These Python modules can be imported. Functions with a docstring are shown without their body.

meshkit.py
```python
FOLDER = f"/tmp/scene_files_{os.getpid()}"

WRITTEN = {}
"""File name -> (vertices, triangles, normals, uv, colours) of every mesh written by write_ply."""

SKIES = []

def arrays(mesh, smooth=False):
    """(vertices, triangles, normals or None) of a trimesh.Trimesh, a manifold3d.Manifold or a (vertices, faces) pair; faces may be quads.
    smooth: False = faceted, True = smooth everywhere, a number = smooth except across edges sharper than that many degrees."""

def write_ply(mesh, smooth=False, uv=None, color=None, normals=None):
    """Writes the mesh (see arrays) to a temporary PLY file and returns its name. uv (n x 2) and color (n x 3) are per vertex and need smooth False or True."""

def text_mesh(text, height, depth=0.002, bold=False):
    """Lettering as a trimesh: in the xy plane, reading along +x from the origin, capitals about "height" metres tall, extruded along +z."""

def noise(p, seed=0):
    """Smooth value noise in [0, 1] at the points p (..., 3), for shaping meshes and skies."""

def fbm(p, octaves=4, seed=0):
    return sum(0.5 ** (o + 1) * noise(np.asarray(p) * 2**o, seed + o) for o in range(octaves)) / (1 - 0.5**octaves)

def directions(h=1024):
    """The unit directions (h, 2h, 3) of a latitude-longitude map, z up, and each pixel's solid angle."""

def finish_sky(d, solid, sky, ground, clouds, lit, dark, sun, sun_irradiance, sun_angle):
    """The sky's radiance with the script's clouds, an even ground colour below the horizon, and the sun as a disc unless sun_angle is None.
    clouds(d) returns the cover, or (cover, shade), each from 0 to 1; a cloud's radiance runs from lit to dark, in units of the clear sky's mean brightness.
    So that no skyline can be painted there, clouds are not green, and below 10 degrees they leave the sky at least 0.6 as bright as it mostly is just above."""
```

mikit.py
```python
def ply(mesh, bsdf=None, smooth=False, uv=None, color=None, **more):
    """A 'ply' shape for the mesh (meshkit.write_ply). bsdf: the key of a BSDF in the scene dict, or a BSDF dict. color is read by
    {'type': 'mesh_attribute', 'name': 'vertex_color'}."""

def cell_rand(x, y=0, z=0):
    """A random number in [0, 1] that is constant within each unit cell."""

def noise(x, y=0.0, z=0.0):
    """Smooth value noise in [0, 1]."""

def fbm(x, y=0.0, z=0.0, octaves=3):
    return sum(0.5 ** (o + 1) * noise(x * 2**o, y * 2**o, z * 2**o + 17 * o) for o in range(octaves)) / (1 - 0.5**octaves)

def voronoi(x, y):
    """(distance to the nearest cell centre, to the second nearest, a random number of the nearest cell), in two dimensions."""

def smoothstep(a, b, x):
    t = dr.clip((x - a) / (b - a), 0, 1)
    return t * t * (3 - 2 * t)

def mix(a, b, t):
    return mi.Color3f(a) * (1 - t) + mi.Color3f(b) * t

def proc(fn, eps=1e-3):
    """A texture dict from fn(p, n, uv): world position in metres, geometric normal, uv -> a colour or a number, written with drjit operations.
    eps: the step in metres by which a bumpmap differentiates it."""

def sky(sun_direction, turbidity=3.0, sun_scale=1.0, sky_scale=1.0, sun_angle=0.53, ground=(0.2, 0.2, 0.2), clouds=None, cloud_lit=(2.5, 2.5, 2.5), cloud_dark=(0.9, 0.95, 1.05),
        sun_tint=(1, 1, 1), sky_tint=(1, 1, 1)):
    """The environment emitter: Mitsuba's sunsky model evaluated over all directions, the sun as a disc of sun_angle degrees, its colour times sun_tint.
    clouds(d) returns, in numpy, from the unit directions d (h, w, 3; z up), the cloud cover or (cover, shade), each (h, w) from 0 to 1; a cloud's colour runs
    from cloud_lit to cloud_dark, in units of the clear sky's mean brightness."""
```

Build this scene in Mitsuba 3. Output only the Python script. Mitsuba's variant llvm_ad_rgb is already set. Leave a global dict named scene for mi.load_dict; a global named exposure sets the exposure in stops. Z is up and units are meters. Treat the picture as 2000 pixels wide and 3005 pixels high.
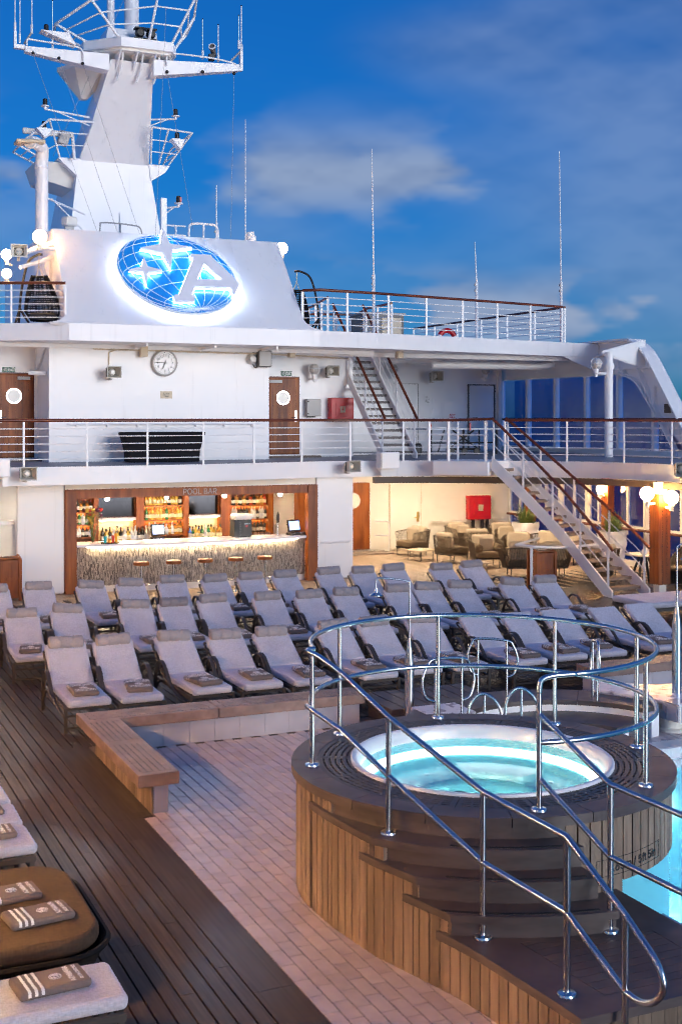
import math, random, numpy as np, trimesh, mitsuba as mi, drjit as dr, mikit, meshkit
from shapely.geometry import Polygon, Point, LineString, box as sbox
from shapely import affinity
T = mi.ScalarTransform4f
scene, labels = {}, {}
rng = random.Random(7)

# ---------------------------------------------------------------- camera, sky, exposure
A = math.radians(24.1)
scene['camera'] = {'type': 'perspective', 'fov': 30.45, 'fov_axis': 'x', 'near_clip': 0.1, 'far_clip': 30000.0,
    'principal_point_offset_x': 0.0, 'principal_point_offset_y': 0.09125,
    'to_world': T().look_at(origin=[0, 0, 4], target=[math.sin(A), math.cos(A), 4], up=[0, 0, 1])}

def clouds(d):
    az = np.degrees(np.arctan2(d[..., 0], d[..., 1])) - 24.1
    el = np.degrees(np.arcsin(np.clip(d[..., 2], -1, 1)))
    # long soft bands of dusk cloud
    ss = lambda a, b, x: np.clip((x - a) / (b - a), 0, 1) ** 2 * (3 - 2 * np.clip((x - a) / (b - a), 0, 1))
    nz = lambda kx, kz, o, n, sd: meshkit.fbm(np.stack([d[..., 0] * kx, d[..., 1] * kx, d[..., 2] * kz], -1) + o, n, sd)
    puff = nz(9, 20, 82 * 1.37, 5, 9); fine = nz(30, 60, 4.4, 4, 2); crest = 4.6 + 1.8 * (nz(16, 5, 2.2, 3, 6) - .5)
    c = 0.42 * ss(0.40, 0.65, nz(2.6, 6, 57 * 1.9, 3, 5))                                                        # thin high veil
    c = np.maximum(c, np.exp(-((el - crest) / 2.0) ** 2) * ss(0.40, 0.55, puff + .25 * (fine - .5)) * 1.0)                              # cumulus low over the sea, all round
    c = np.maximum(c, np.exp(-((el - 11) / 2.2) ** 2) * ss(0.40, 0.64, nz(6, 16, 14 * 2.11, 5, 3) + .22 * (fine - .5)) * 0.9)       # a broken higher layer
    return np.clip(c, 0, 1), np.clip(0.12 + 1.1 * (.5 - fine) + .45 * ss(12.5, 17, el), 0, 1)

scene['sky'] = mikit.sky([0.30, -0.93, 0.13], turbidity=3, sun_scale=0.56, sky_scale=0.93, sun_angle=24, sun_tint=(0.70, 1.24, 4.7),
    sky_tint=(0.035, 0.50, 1.62), clouds=clouds, cloud_lit=(1.9, 2.45, 3.55), cloud_dark=(0.42, 0.85, 2.0), ground=(0.05, 0.08, 0.12))
exposure = 2.36

# ---------------------------------------------------------------- materials
P = mikit.proc
def mat(name, base, rough=0.5, **k):
    b = {'type': 'principled', 'base_color': base if isinstance(base, dict) else {'type': 'rgb', 'value': list(base)}, 'roughness': rough, **k}
    scene[name] = {'type': 'twosided', 'bsdf': b}
def bumped(name, base, rough, fn, scale, eps=1e-3, **k):
    b = {'type': 'principled', 'base_color': base if isinstance(base, dict) else {'type': 'rgb', 'value': list(base)}, 'roughness': rough, **k}
    scene[name] = {'type': 'twosided', 'bsdf': {'type': 'bumpmap', 'arbitrary': P(fn, eps), 'scale': scale, 'bsdf': b}}
N, F, mix, cr, sst = mikit.noise, mikit.fbm, mikit.mix, mikit.cell_rand, mikit.smoothstep

def f_white(p, n, uv):
    v = F(p.x * .8, p.y * .8, p.z * .8, 3)
    streak = sst(.62, .9, F(p.x * 9, p.y * 9, p.z * .5, 3))
    return mix((.80, .80, .81), (.74, .73, .73), v * .4) * (1 - .10 * streak)
def b_white(p, n, uv): return F(p.x * 1.4, p.y * 1.4, p.z * 1.7, 2)
bumped('mat_white_steel', P(f_white), 0.34, b_white, 0.007, 0.02)
mat('mat_white', (.80, .80, .80), 0.35)
mat('mat_cream', (.78, .74, .66), 0.45)

def wood(dark, light, wx, wy, wz, vary=0.25):
    def fn(p, n, uv):
        g = F(p.x * wx, p.y * wy, p.z * wz, 3)
        l = F(p.x * wx * .25, p.y * wy * .25, p.z * wz * .25, 2)
        return mix(dark, light, dr.clip(g * .75 + (l - .5) * .9 + .1, 0, 1)) * (1 - vary * .5 + vary * l)
    return P(fn)
def f_deck(p, n, uv):
    g = F(p.x * 55, p.y * 2.2, 3.0, 3)
    r = cr(dr.floor(p.x / .1205 + 500), dr.floor(p.y / 3.1 + dr.floor(p.x / .1205) * .37 + 50), 2)
    wear = F(p.x * .9, p.y * .5, 1.0, 3)
    return mix((.015, .0115, .012), (.054, .041, .040), dr.clip(g * .5 + r * .25 + wear * .3, 0, 1))
def r_deck(p, n, uv): return .30 + .30 * sst(.35, .7, F(p.x * 1.3, p.y * .7, 2.0, 3))
scene['mat_deck'] = {'type': 'twosided', 'bsdf': {'type': 'principled', 'base_color': P(f_deck), 'roughness': P(r_deck), 'specular': 0.28}}
def f_deck_lamplit(p, n, uv):
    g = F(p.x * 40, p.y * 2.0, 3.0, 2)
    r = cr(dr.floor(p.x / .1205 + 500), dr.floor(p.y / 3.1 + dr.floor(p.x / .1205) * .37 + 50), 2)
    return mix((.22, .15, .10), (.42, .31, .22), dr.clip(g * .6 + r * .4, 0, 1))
mat('mat_deck_lamplit', P(f_deck_lamplit), 0.5)  # same deck, with the lamp light near bar and lounge painted into its colour
mat('mat_seam', (.012, .011, .011), 0.6)
mat('mat_rim', wood((.042, .033, .033), (.100, .078, .077), 7, 7, 22), 0.42)
mat('mat_tub_wood', wood((.115, .080, .056), (.30, .215, .15), 34, 34, 2.6, .6), 0.5)
mat('mat_bench_wood', wood((.16, .105, .090), (.30, .205, .175), 16, 16, 16), 0.45)
mat('mat_mahogany', wood((.13, .026, .006), (.36, .105, .020), 26, 26, 2.0, .4), 0.42, specular=0.3)
mat('mat_handrail', wood((.085, .018, .009), (.17, .045, .020), 9, 9, 20), 0.35, specular=0.4)
mat('mat_stair_wood', wood((.13, .095, .075), (.26, .20, .16), 3, 22, 12), 0.6)

def f_tile(p, n, uv):
    i, r = dr.floor((p.x - 3.32) / .1215 + 100), cr(dr.floor((p.x - 3.32) / .1215 + 100), dr.floor(p.y / .266 + .5 * dr.floor((p.x - 3.32) / .1215 + 100)), 4)
    return mix((.46, .365, .36), (.61, .51, .505), dr.clip(r * .6 + F(p.x * 14, p.y * 14, 0, 3) * .5, 0, 1)) * (1 - .10 * sst(.5, .8, F(p.x * 2, p.y * 2, 5, 2)))
scene['mat_tile'] = {'type': 'twosided', 'bsdf': {'type': 'principled', 'base_color': P(f_tile), 'roughness': 0.32}}
mat('mat_grout', (.10, .075, .07), 0.8)
mat('mat_clad', P(lambda p, n, uv: mix((.36, .36, .42), (.46, .45, .50), F(p.x * 5, p.y * 5, p.z * 5, 3))), 0.3)
mat('mat_pool_tile', P(lambda p, n, uv: mix((.10, .42, .52), (.20, .58, .68), cr(dr.floor(p.x / .15), dr.floor(p.y / .15), dr.floor(p.z / .15)))), 0.35)
mat('mat_pool_shell', (.16, .60, .70), 0.4)
mat('mat_basin', (.17, .60, .66), 0.35); mat('mat_seat', (.42, .74, .74), 0.35)
mat('mat_coping', P(lambda p, n, uv: mix((.10, .15, .27), (.15, .21, .34), cr(dr.floor(p.x / .3), dr.floor(p.y / .3)))), 0.3)
mat('mat_shell', (.84, .83, .84), 0.18)
mat('mat_marble', P(lambda p, n, uv: mix((.78, .76, .76), (.30, .28, .32), sst(.50, .62, F(p.x * 7 + 2 * F(p.x * 4, p.y * 4, 0, 3), p.y * 7, p.z * 7, 4)))), 0.2)
mat('mat_floor_upper', P(lambda p, n, uv: mix((.17, .18, .21), (.23, .24, .27), F(p.x * 3, p.y * 3, 0, 3))), 0.5)

scene['mat_steel'] = {'type': 'twosided', 'bsdf': {'type': 'roughconductor', 'material': 'none', 'alpha': 0.10, 'specular_reflectance': {'type': 'rgb', 'value': [.70, .69, .68]}}}
scene['mat_chrome'] = {'type': 'twosided', 'bsdf': {'type': 'roughconductor', 'material': 'none', 'alpha': 0.06, 'specular_reflectance': {'type': 'rgb', 'value': [.80, .80, .80]}}}
def weave(a, b, k):
    def fn(p, n, uv):
        w = N(p.x * k, p.y * k * .35, p.z * k * .35) * .5 + N(p.x * k * .35 + 9, p.y * k, p.z * k) * .5
        return mix(a, b, dr.clip(w * .8 + .4 * F(p.x * 6, p.y * 6, p.z * 6, 2) - .1, 0, 1))
    return P(fn)
mat('mat_fabric', weave((.36, .36, .415), (.66, .655, .73), 150), 0.85, sheen=0.3)
mat('mat_pillow', weave((.215, .20, .215), (.36, .335, .35), 150), 0.8, sheen=0.3)
mat('mat_pillow_dark', weave((.16, .145, .16), (.25, .23, .25), 150), 0.8, sheen=0.3)
mat('mat_towel', weave((.095, .078, .075), (.165, .138, .134), 220), 0.95, sheen=0.5)
mat('mat_towel_white', (.80, .78, .76), 0.9)
mat('mat_frame', (.040, .034, .032), 0.38)
mat('mat_black', (.012, .012, .013), 0.5)
mat('mat_black_cloth', (.006, .006, .009), 0.95)
mat('mat_wicker', (.006, .006, .007), 0.7, specular=0.2)
mat('mat_brown_cushion', weave((.029, .018, .011), (.056, .036, .023), 90), 0.9)
mat('mat_grey', (.36, .35, .34), 0.4)
mat('mat_dark_grey', (.12, .115, .11), 0.45)
mat('mat_horn', (.40, .38, .33), 0.4)
mat('mat_horn_dark', (.10, .09, .07), 0.6)
mat('mat_beige', (.60, .50, .35), 0.5)
mat('mat_soffit', (.10, .07, .05), 0.6)
mat('mat_red', (.48, .008, .012), 0.35)
mat('mat_green_sign', (.004, .075, .042), 0.4)
mat('mat_lamp_glass', (.55, .53, .50), 0.15)
mat('mat_sign_blue', P(lambda p, n, uv: mix((.010, .20, .70), (.02, .36, .82), F(p.x * 1.1, p.y * 1.1, p.z * 1.1, 2))), 0.25)
mat('mat_sign_letter', (.88, .87, .90), 0.4)
mat('mat_sign_line', (.70, .82, .92), 0.4)
mat('mat_rope', P(lambda p, n, uv: mix((.050, .034, .022), (.11, .080, .053), N(p.x * 60, p.y * 60, p.z * 60))), 0.8)
mat('mat_cushion_tan', weave((.12, .082, .047), (.20, .145, .088), 110), 0.9)
mat('mat_cushion_cream', weave((.40, .32, .23), (.54, .45, .34), 110), 0.9)
mat('mat_leaf', P(lambda p, n, uv: mix((.05, .10, .02), (.16, .20, .05), N(p.x * 20, p.y * 20, p.z * 20))), 0.6)
mat('mat_flower', {'type': 'mesh_attribute', 'name': 'vertex_color'}, 0.6)
mat('mat_bottle', {'type': 'mesh_attribute', 'name': 'vertex_color'}, 0.16, specular=0.7)
scene['mat_glass_clear'] = {'type': 'thindielectric', 'int_ior': 1.5}
scene['mat_glass_tint'] = {'type': 'thindielectric', 'int_ior': 1.5, 'specular_transmittance': {'type': 'rgb', 'value': [.03, .11, .36]}}
scene['mat_mirror'] = {'type': 'twosided', 'bsdf': {'type': 'roughconductor', 'material': 'none', 'alpha': 0.02, 'specular_reflectance': {'type': 'rgb', 'value': [.05, .05, .055]}}}
def f_mosaic(p, n, uv):
    col = dr.floor(p.x / .0135 + 500)
    r = cr(col, dr.floor(p.z / .085 + 7.3 * cr(col, 3, 1)), 6)
    edge = sst(0, .2, dr.minimum(p.x / .0135 - dr.floor(p.x / .0135), 1 - (p.x / .0135 - dr.floor(p.x / .0135))))
    c = dr.select(r < .26, mi.Color3f(.085, .072, .066), dr.select(r < .70, mi.Color3f(.24, .205, .18), mi.Color3f(.40, .345, .29)))
    return c * (.6 + .4 * edge)
mat('mat_mosaic', P(f_mosaic), 0.3)
mat('mat_sea', (.010, .025, .055), 0.22, specular=0.5)
scene['mat_water'] = {'type': 'mask', 'opacity': 0.16, 'bsdf': {'type': 'twosided', 'bsdf': {'type': 'bumpmap', 'arbitrary': P(lambda p, n, uv: F(p.x * 4, p.y * 4, 1.5, 2), .01), 'scale': .02,
    'bsdf': {'type': 'roughconductor', 'material': 'none', 'alpha': 0.03, 'specular_reflectance': {'type': 'rgb', 'value': [.95, .97, 1]}}}}}

# ---------------------------------------------------------------- mesh helpers
cat = trimesh.util.concatenate
def J(*m):
    l = []
    for a in m: l += list(a) if isinstance(a, (list, tuple)) else [a]
    return cat(l)
def box(x0, x1, y0, y1, z0, z1):
    b = trimesh.creation.box((x1 - x0, y1 - y0, z1 - z0)); b.apply_translation(((x0 + x1) / 2, (y0 + y1) / 2, (z0 + z1) / 2)); return b
def rbox(sx, sy, sz, r, k=3):
    """box of full size sx, sy, sz round the origin with edges rounded to r"""
    h = np.array([sx, sy, sz]) / 2; r = min(r, h.min() * .999)
    t = np.tan(np.linspace(0, np.pi / 4, k + 1))
    def line(H):
        e = H - r + r * t
        return np.concatenate([-e[::-1], e])
    L = [line(H) for H in h]; V, Fc, o = [], [], 0
    for ax in range(3):
        b, c = (ax + 1) % 3, (ax + 2) % 3
        g = np.array(np.meshgrid(L[b], L[c], indexing='ij')); nb, nc = len(L[b]), len(L[c])
        for s in (-1, 1):
            p = np.zeros((nb, nc, 3)); p[..., b], p[..., c], p[..., ax] = g[0], g[1], s * h[ax]
            V.append(p.reshape(-1, 3)); i = np.arange(nb * nc).reshape(nb, nc) + o
            q = np.stack([i[:-1, :-1], i[1:, :-1], i[1:, 1:], i[:-1, 1:]], -1).reshape(-1, 4)
            if s < 0: q = q[:, ::-1]
            Fc += [q[:, [0, 1, 2]], q[:, [0, 2, 3]]]; o += nb * nc
    V = np.vstack(V); q = np.clip(V, -(h - r), h - r); d = V - q
    V = q + d / np.maximum(np.linalg.norm(d, axis=1, keepdims=True), 1e-12) * r
    m = trimesh.Trimesh(V, np.vstack(Fc), process=True); m.merge_vertices(); return m
def mv(m, x=0, y=0, z=0, rz=0, rx=0, ry=0):
    m = m.copy(); R = trimesh.transformations.euler_matrix(math.radians(rx), math.radians(ry), math.radians(rz)); m.apply_transform(R); m.apply_translation((x, y, z)); return m
def tube(pts, r, n=8, closed=False, cap=True):
    p = np.asarray(pts, float)
    keep = np.r_[True, np.linalg.norm(np.diff(p, axis=0), axis=1) > 1e-5]; p = p[keep]
    if np.ndim(r): r = np.asarray(r)[keep]
    k = len(p)
    if closed: t = np.roll(p, -1, 0) - np.roll(p, 1, 0)
    else:
        e = np.diff(p, axis=0); e /= np.linalg.norm(e, axis=1, keepdims=True)
        t = np.vstack([e[:1], e[:-1] + e[1:], e[-1:]])
    t /= np.linalg.norm(t, axis=1, keepdims=True)
    u = np.cross(t[0], [0, 0, 1] if abs(t[0, 2]) < .9 else [1, 0, 0]); u /= np.linalg.norm(u)
    rs = np.broadcast_to(np.asarray(r, float), (k,)); a = np.arange(n) * 2 * np.pi / n; V = []
    for i in range(k):
        u = u - t[i] * (u @ t[i]); u /= np.linalg.norm(u); w = np.cross(t[i], u)
        c = 1.0
        if 0 < i < k - 1 and not closed:
            c = 1 / max(.5, float(e[i] @ t[i]))
        V.append(p[i] + rs[i] * (np.cos(a)[:, None] * u * 1.0 + np.sin(a)[:, None] * w * 1.0) * (c if c < 1.3 else 1.0))
    V = np.vstack(V); fs = []; j = np.arange(n)
    for i in range(k if closed else k - 1):
        b, d = i * n, ((i + 1) % k) * n; jn = (j + 1) % n
        fs += [np.stack([b + j, b + jn, d + jn], 1), np.stack([b + j, d + jn, d + j], 1)]
    if cap and not closed:
        V = np.vstack([V, p[0], p[-1]]); c0, c1 = len(V) - 2, len(V) - 1; jn = (j + 1) % n
        fs += [np.stack([j * 0 + c0, jn, j], 1), np.stack([j * 0 + c1, (k - 1) * n + j, (k - 1) * n + jn], 1)]
    return trimesh.Trimesh(V, np.vstack(fs), process=False)
def bar(a, b, r, n=8): return tube([a, b], r, n)
def smooth_path(pts, m=6, closed=False):
    p = np.asarray(pts, float); n = len(p); out = []
    g = lambda i: p[i % n] if closed else p[min(max(i, 0), n - 1)]
    for i in range(n if closed else n - 1):
        a, b, c, d = g(i - 1), g(i), g(i + 1), g(i + 2)
        for s in np.arange(m) / m:
            out.append(.5 * (2 * b + (c - a) * s + (2 * a - 5 * b + 4 * c - d) * s * s + (3 * b - a - 3 * c + d) * s ** 3))
    if not closed: out.append(p[-1])
    return np.array(out)
def lathe(prof, n=24, cx=0, cy=0):
    prof = np.asarray(prof, float); a = np.arange(n) * 2 * np.pi / n; k = len(prof)
    V = np.stack([np.outer(prof[:, 0], np.cos(a)) + cx, np.outer(prof[:, 0], np.sin(a)) + cy, np.repeat(prof[:, 1:2], n, 1)], -1).reshape(-1, 3)
    i = np.arange(k - 1)[:, None] * n; j = np.arange(n)[None]; jn = (j + 1) % n
    f = np.vstack([np.stack([i + j, i + jn, i + n + jn], -1).reshape(-1, 3), np.stack([i + j, i + n + jn, i + n + j], -1).reshape(-1, 3)])
    return trimesh.Trimesh(V, f, process=False)
def prism(poly, z0, z1):
    if not hasattr(poly, 'exterior') and not hasattr(poly, 'geoms'): poly = Polygon(poly)
    if not poly.is_valid: poly = poly.buffer(0)
    ms = []
    for g in getattr(poly, 'geoms', [poly]):
        m = trimesh.creation.extrude_polygon(g, z1 - z0, engine='earcut'); m.apply_translation((0, 0, z0)); ms.append(m)
    return cat(ms)
def prism_x(poly, x0, x1):
    m = prism(poly, 0, x1 - x0); V = m.vertices.copy(); m.vertices = np.stack([V[:, 2] + x0, V[:, 0], V[:, 1]], 1); return m    # poly in (y, z)
def prism_y(poly, y0, y1):
    m = prism(poly, 0, y1 - y0); V = m.vertices.copy(); m.vertices = np.stack([V[:, 0], y1 - V[:, 2], V[:, 1]], 1); return m    # poly in (x, z)
def hexa(c):
    """solid from 8 corners: bottom 4 then top 4, each going round"""
    f = [[0, 3, 2], [0, 2, 1], [4, 5, 6], [4, 6, 7]]
    for i in range(4): j = (i + 1) % 4; f += [[i, j, j + 4], [i, j + 4, i + 4]]
    m = trimesh.Trimesh(np.asarray(c, float), f, process=False); m.fix_normals(); return m
def wallstrip(path, z0, z1, th):
    """vertical band of thickness th along a plan path (to its left side)"""
    return prism(LineString(path).buffer(th / 2, cap_style=2, join_style=2), z0, z1)
def ball(r, x=0, y=0, z=0, s=2):
    m = trimesh.creation.icosphere(s, r); m.apply_translation((x, y, z)); return m
def sector(c, r0, r1, z0, z1, a0, a1, n=6):
    a = np.radians(np.linspace(a0, a1, n + 1)); o = [(c[0] + r1 * math.cos(t), c[1] + r1 * math.sin(t)) for t in a] + [(c[0] + r0 * math.cos(t), c[1] + r0 * math.sin(t)) for t in a[::-1]]
    return prism(Polygon(o), z0, z1)

# ---------------------------------------------------------------- scene bookkeeping
def numbered(key):
    k, i = key, 0
    while k in scene or k in labels or any(False for _ in ()): i += 1; k = f'{key}_{i:03d}'
    return k
used = {}
def fresh(key):
    """next free number of a thing or part name"""
    n = used.get(key, -1) + 1; used[key] = n
    return key if n == 0 else f'{key}_{n:03d}'
def thing(name, label, category, group=None):
    k = fresh(name); labels[k] = {'label': label, 'category': category}
    if group: labels[k]['group'] = group
    return k
def struct(name): k = fresh(name); labels[k] = {'kind': 'structure'}; return k
def put(key, mesh, bsdf, smooth=False, **k): scene[key] = mikit.ply(mesh, bsdf, smooth, **k); return key
def part(parent, name, mesh, bsdf, smooth=False, label=None, **k):
    key = fresh(parent + '__' + name)
    scene[key] = mesh if isinstance(mesh, dict) else mikit.ply(mesh, bsdf, smooth, **k)
    if label: labels[key] = {'label': label}
    return key
def one(name, mesh, bsdf, label, category, group=None, smooth=False, **k):
    t = thing(name, label, category, group); put(t, mesh, bsdf, smooth, **k); return t
class Proto:
    """a thing built once from parts; placed as many times as it stands in the scene"""
    def __init__(s): s.parts = []
    def add(s, name, mesh, bsdf, smooth=False, **k): s.parts.append((name, mikit.ply(mesh, bsdf, smooth, **k))); return s
    def at(s, name, label, category, group, M, swap=None):
        t = thing(name, label, category, group)
        for n, p in s.parts:
            q = {**p, 'to_world': M}
            if swap and n in swap: q['bsdf'] = {'type': 'ref', 'id': swap[n]}
            part(t, n, q, None)
        return t
def M4(x, y, z=0, rz=0, s=1.0): return T().translate([x, y, z]).rotate([0, 0, 1], rz).scale(s)
def glow(rgb, k): return {'type': 'area', 'radiance': {'type': 'rgb', 'value': [float(c) * k * .354 for c in rgb]}}
ORD = ['leftmost', 'second from the left', 'third from the left', 'fourth from the left', 'fifth from the left', 'sixth from the left', 'seventh from the left', 'eighth from the left',
       'ninth from the left', 'tenth from the left', 'eleventh from the left', 'twelfth from the left', 'thirteenth from the left', 'fourteenth from the left']
WARM = (1.0, .54, .19)
# ---------------------------------------------------------------- sea and decks
sea = struct('sea'); put(sea, box(-9000, 9000, -3000, 20000, -19.2, -19.0), 'mat_sea')
depth = lambda x, y: x * math.sin(A) + y * math.cos(A)
def seen(x, y, z=0, m=1.12):
    D = depth(x, y)
    if D < 1: return False
    u = (x * math.cos(A) - y * math.sin(A)) / D / .2722
    return abs(u) < m and (4 - z) / D < .485 * m
C0 = (5.55, 9.43)                                                  # centre of the whirlpool tub
deck = struct('teak_deck')
put(deck, J(box(-3.6, 3.0, -2, 40, -.06, -.022), box(3.0, 22, 15.0, 40, -.06, -.022), box(2.9, 3.6, -2, 16, -.07, -.03)), 'mat_seam')
PW = .1205
segs = []
for i in range(-6, 178):
    x0 = i * PW - .0125
    off = ((i * 37) % 10) / 10 * 3.1
    ylo = -1.0 if x0 + PW <= 3.001 else 15.2
    y = -3.1 + off
    while y < 34:
        a, b = max(y, ylo), min(y + 3.1, 34.0)
        y += 3.1
        if b - a < .1 or not any(seen(x0, a + (b - a) * t) for t in (0, .25, .5, .75, 1)): continue
        segs.append((depth(x0, (a + b) / 2), x0, a, b))
segs.sort()
def plank(x0, a, b):
    e, g = .004, .0035
    return hexa([(x0 + g, a + g, -.03), (x0 + PW - g, a + g, -.03), (x0 + PW - g, b - g, -.03), (x0 + g, b - g, -.03),
                 (x0 + g + e, a + g, 0), (x0 + PW - g - e, a + g, 0), (x0 + PW - g - e, b - g, 0), (x0 + g + e, b - g, 0)])
lamplit_zone = lambda s: s[2] > 24.6  # far end of the deck, where planks take the lamp-brightened colour
for s in segs[:300]: part(deck, 'plank', plank(*s[1:]), 'mat_deck')
rest = [s for s in segs[300:]]
k = part(deck, 'far_plank', J([plank(*s[1:]) for s in rest if not lamplit_zone(s)]), 'mat_deck'); labels[k] = {'kind': 'stuff'}
k = part(deck, 'lamplit_plank', J([plank(*s[1:]) for s in rest if lamplit_zone(s)] or [box(20, 20.1, 33, 33.1, -.03, 0)]), 'mat_deck_lamplit'); labels[k] = {'kind': 'stuff'}
for a, b in ((-1, 4.2), (4.2, 8.2), (8.2, 12.26), (12.26, 15.2)): part(deck, 'border_board', box(3.004, 3.308 if a < 12 else 3.416, a + .003, b - .003, -.03, .002), 'mat_deck')

terrace = struct('pool_terrace')
put(terrace, J(box(3.31, 5.82, -2, 12.3, -.06, -.008), box(3.42, 13.5, 12.28, 15.4, -.06, -.008)), 'mat_grout')
TW, TL = .1215, .266
tl = []
for i in range(0, 84):
    x0 = 3.32 + i * TW
    for j in range(-10, 62):
        y0 = (j + .5 * (i % 2)) * TL
        xm, ym = x0 + TW / 2, y0 + TL / 2
        if ym > 14.8 or ym < 2 or (xm > 5.8 and ym < 12.3) or math.hypot(xm - C0[0], ym - C0[1]) < 1.42: continue
        if xm > 4.4 and ym < 7.4: continue
        if xm < 3.48 and y0 > 12.1: continue
        if not seen(xm, ym): continue
        tl.append((depth(xm, ym), x0, y0))
tl.sort()
def tile(x0, y0):
    g, e = .0042, .002
    return hexa([(x0 + g, y0 + g, -.02), (x0 + TW - g, y0 + g, -.02), (x0 + TW - g, y0 + TL - g, -.02), (x0 + g, y0 + TL - g, -.02),
                 (x0 + g + e, y0 + g + e, .001), (x0 + TW - g - e, y0 + g + e, .001), (x0 + TW - g - e, y0 + TL - g - e, .001), (x0 + g + e, y0 + TL - g - e, .001)])
unit = mikit.ply(tile(0, 0), 'mat_tile')
for _, x, y in tl[:300]: part(terrace, 'tile', {**unit, 'to_world': T().translate([x, y, rng.uniform(-.0012, .0012)])}, None)
k = part(terrace, 'far_tile', J([tile(x, y) for _, x, y in tl[300:]]), 'mat_tile'); labels[k] = {'kind': 'stuff'}

# ---------------------------------------------------------------- bench round the terrace
def bench_run(t, x0, x1, y0, y1, along, ends):
    """a seat slab with five inlaid boards, cut into lengths at the given places"""
    for a, b in zip(ends[:-1], ends[1:]):
        a, b = a + .004, b - .004
        X0, X1, Y0, Y1 = (x0, x1, a, b) if along == 'y' else (a, b, y0, y1)
        body = rbox(X1 - X0, Y1 - Y0, .13, .012, 2); part(t, 'seat_slab', mv(body, (X0 + X1) / 2, (Y0 + Y1) / 2, .352), 'mat_bench_wood', 40)
        m, w = .055, ((X1 - X0) if along == 'y' else (Y1 - Y0)) - .11
        for i in range(5):
            c0, c1 = i * w / 5 + m + .007, (i + 1) * w / 5 + m - .007
            bb = box(X0 + c0, X0 + c1, Y0 + .09, Y1 - .09, .40, .4205) if along == 'y' else box(X0 + .09, X1 - .09, Y0 + c0, Y0 + c1, .40, .4205)
            part(t, 'board', bb, 'mat_bench_wood')
        z = .4175
        gr = box(X0 + m, X1 - m, Y0 + .086, Y1 - .086, .40, z) if along == 'y' else box(X0 + .086, X1 - .086, Y0 + m, Y1 - m, .40, z)
        part(t, 'groove_bed', gr, 'mat_seam')
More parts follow.
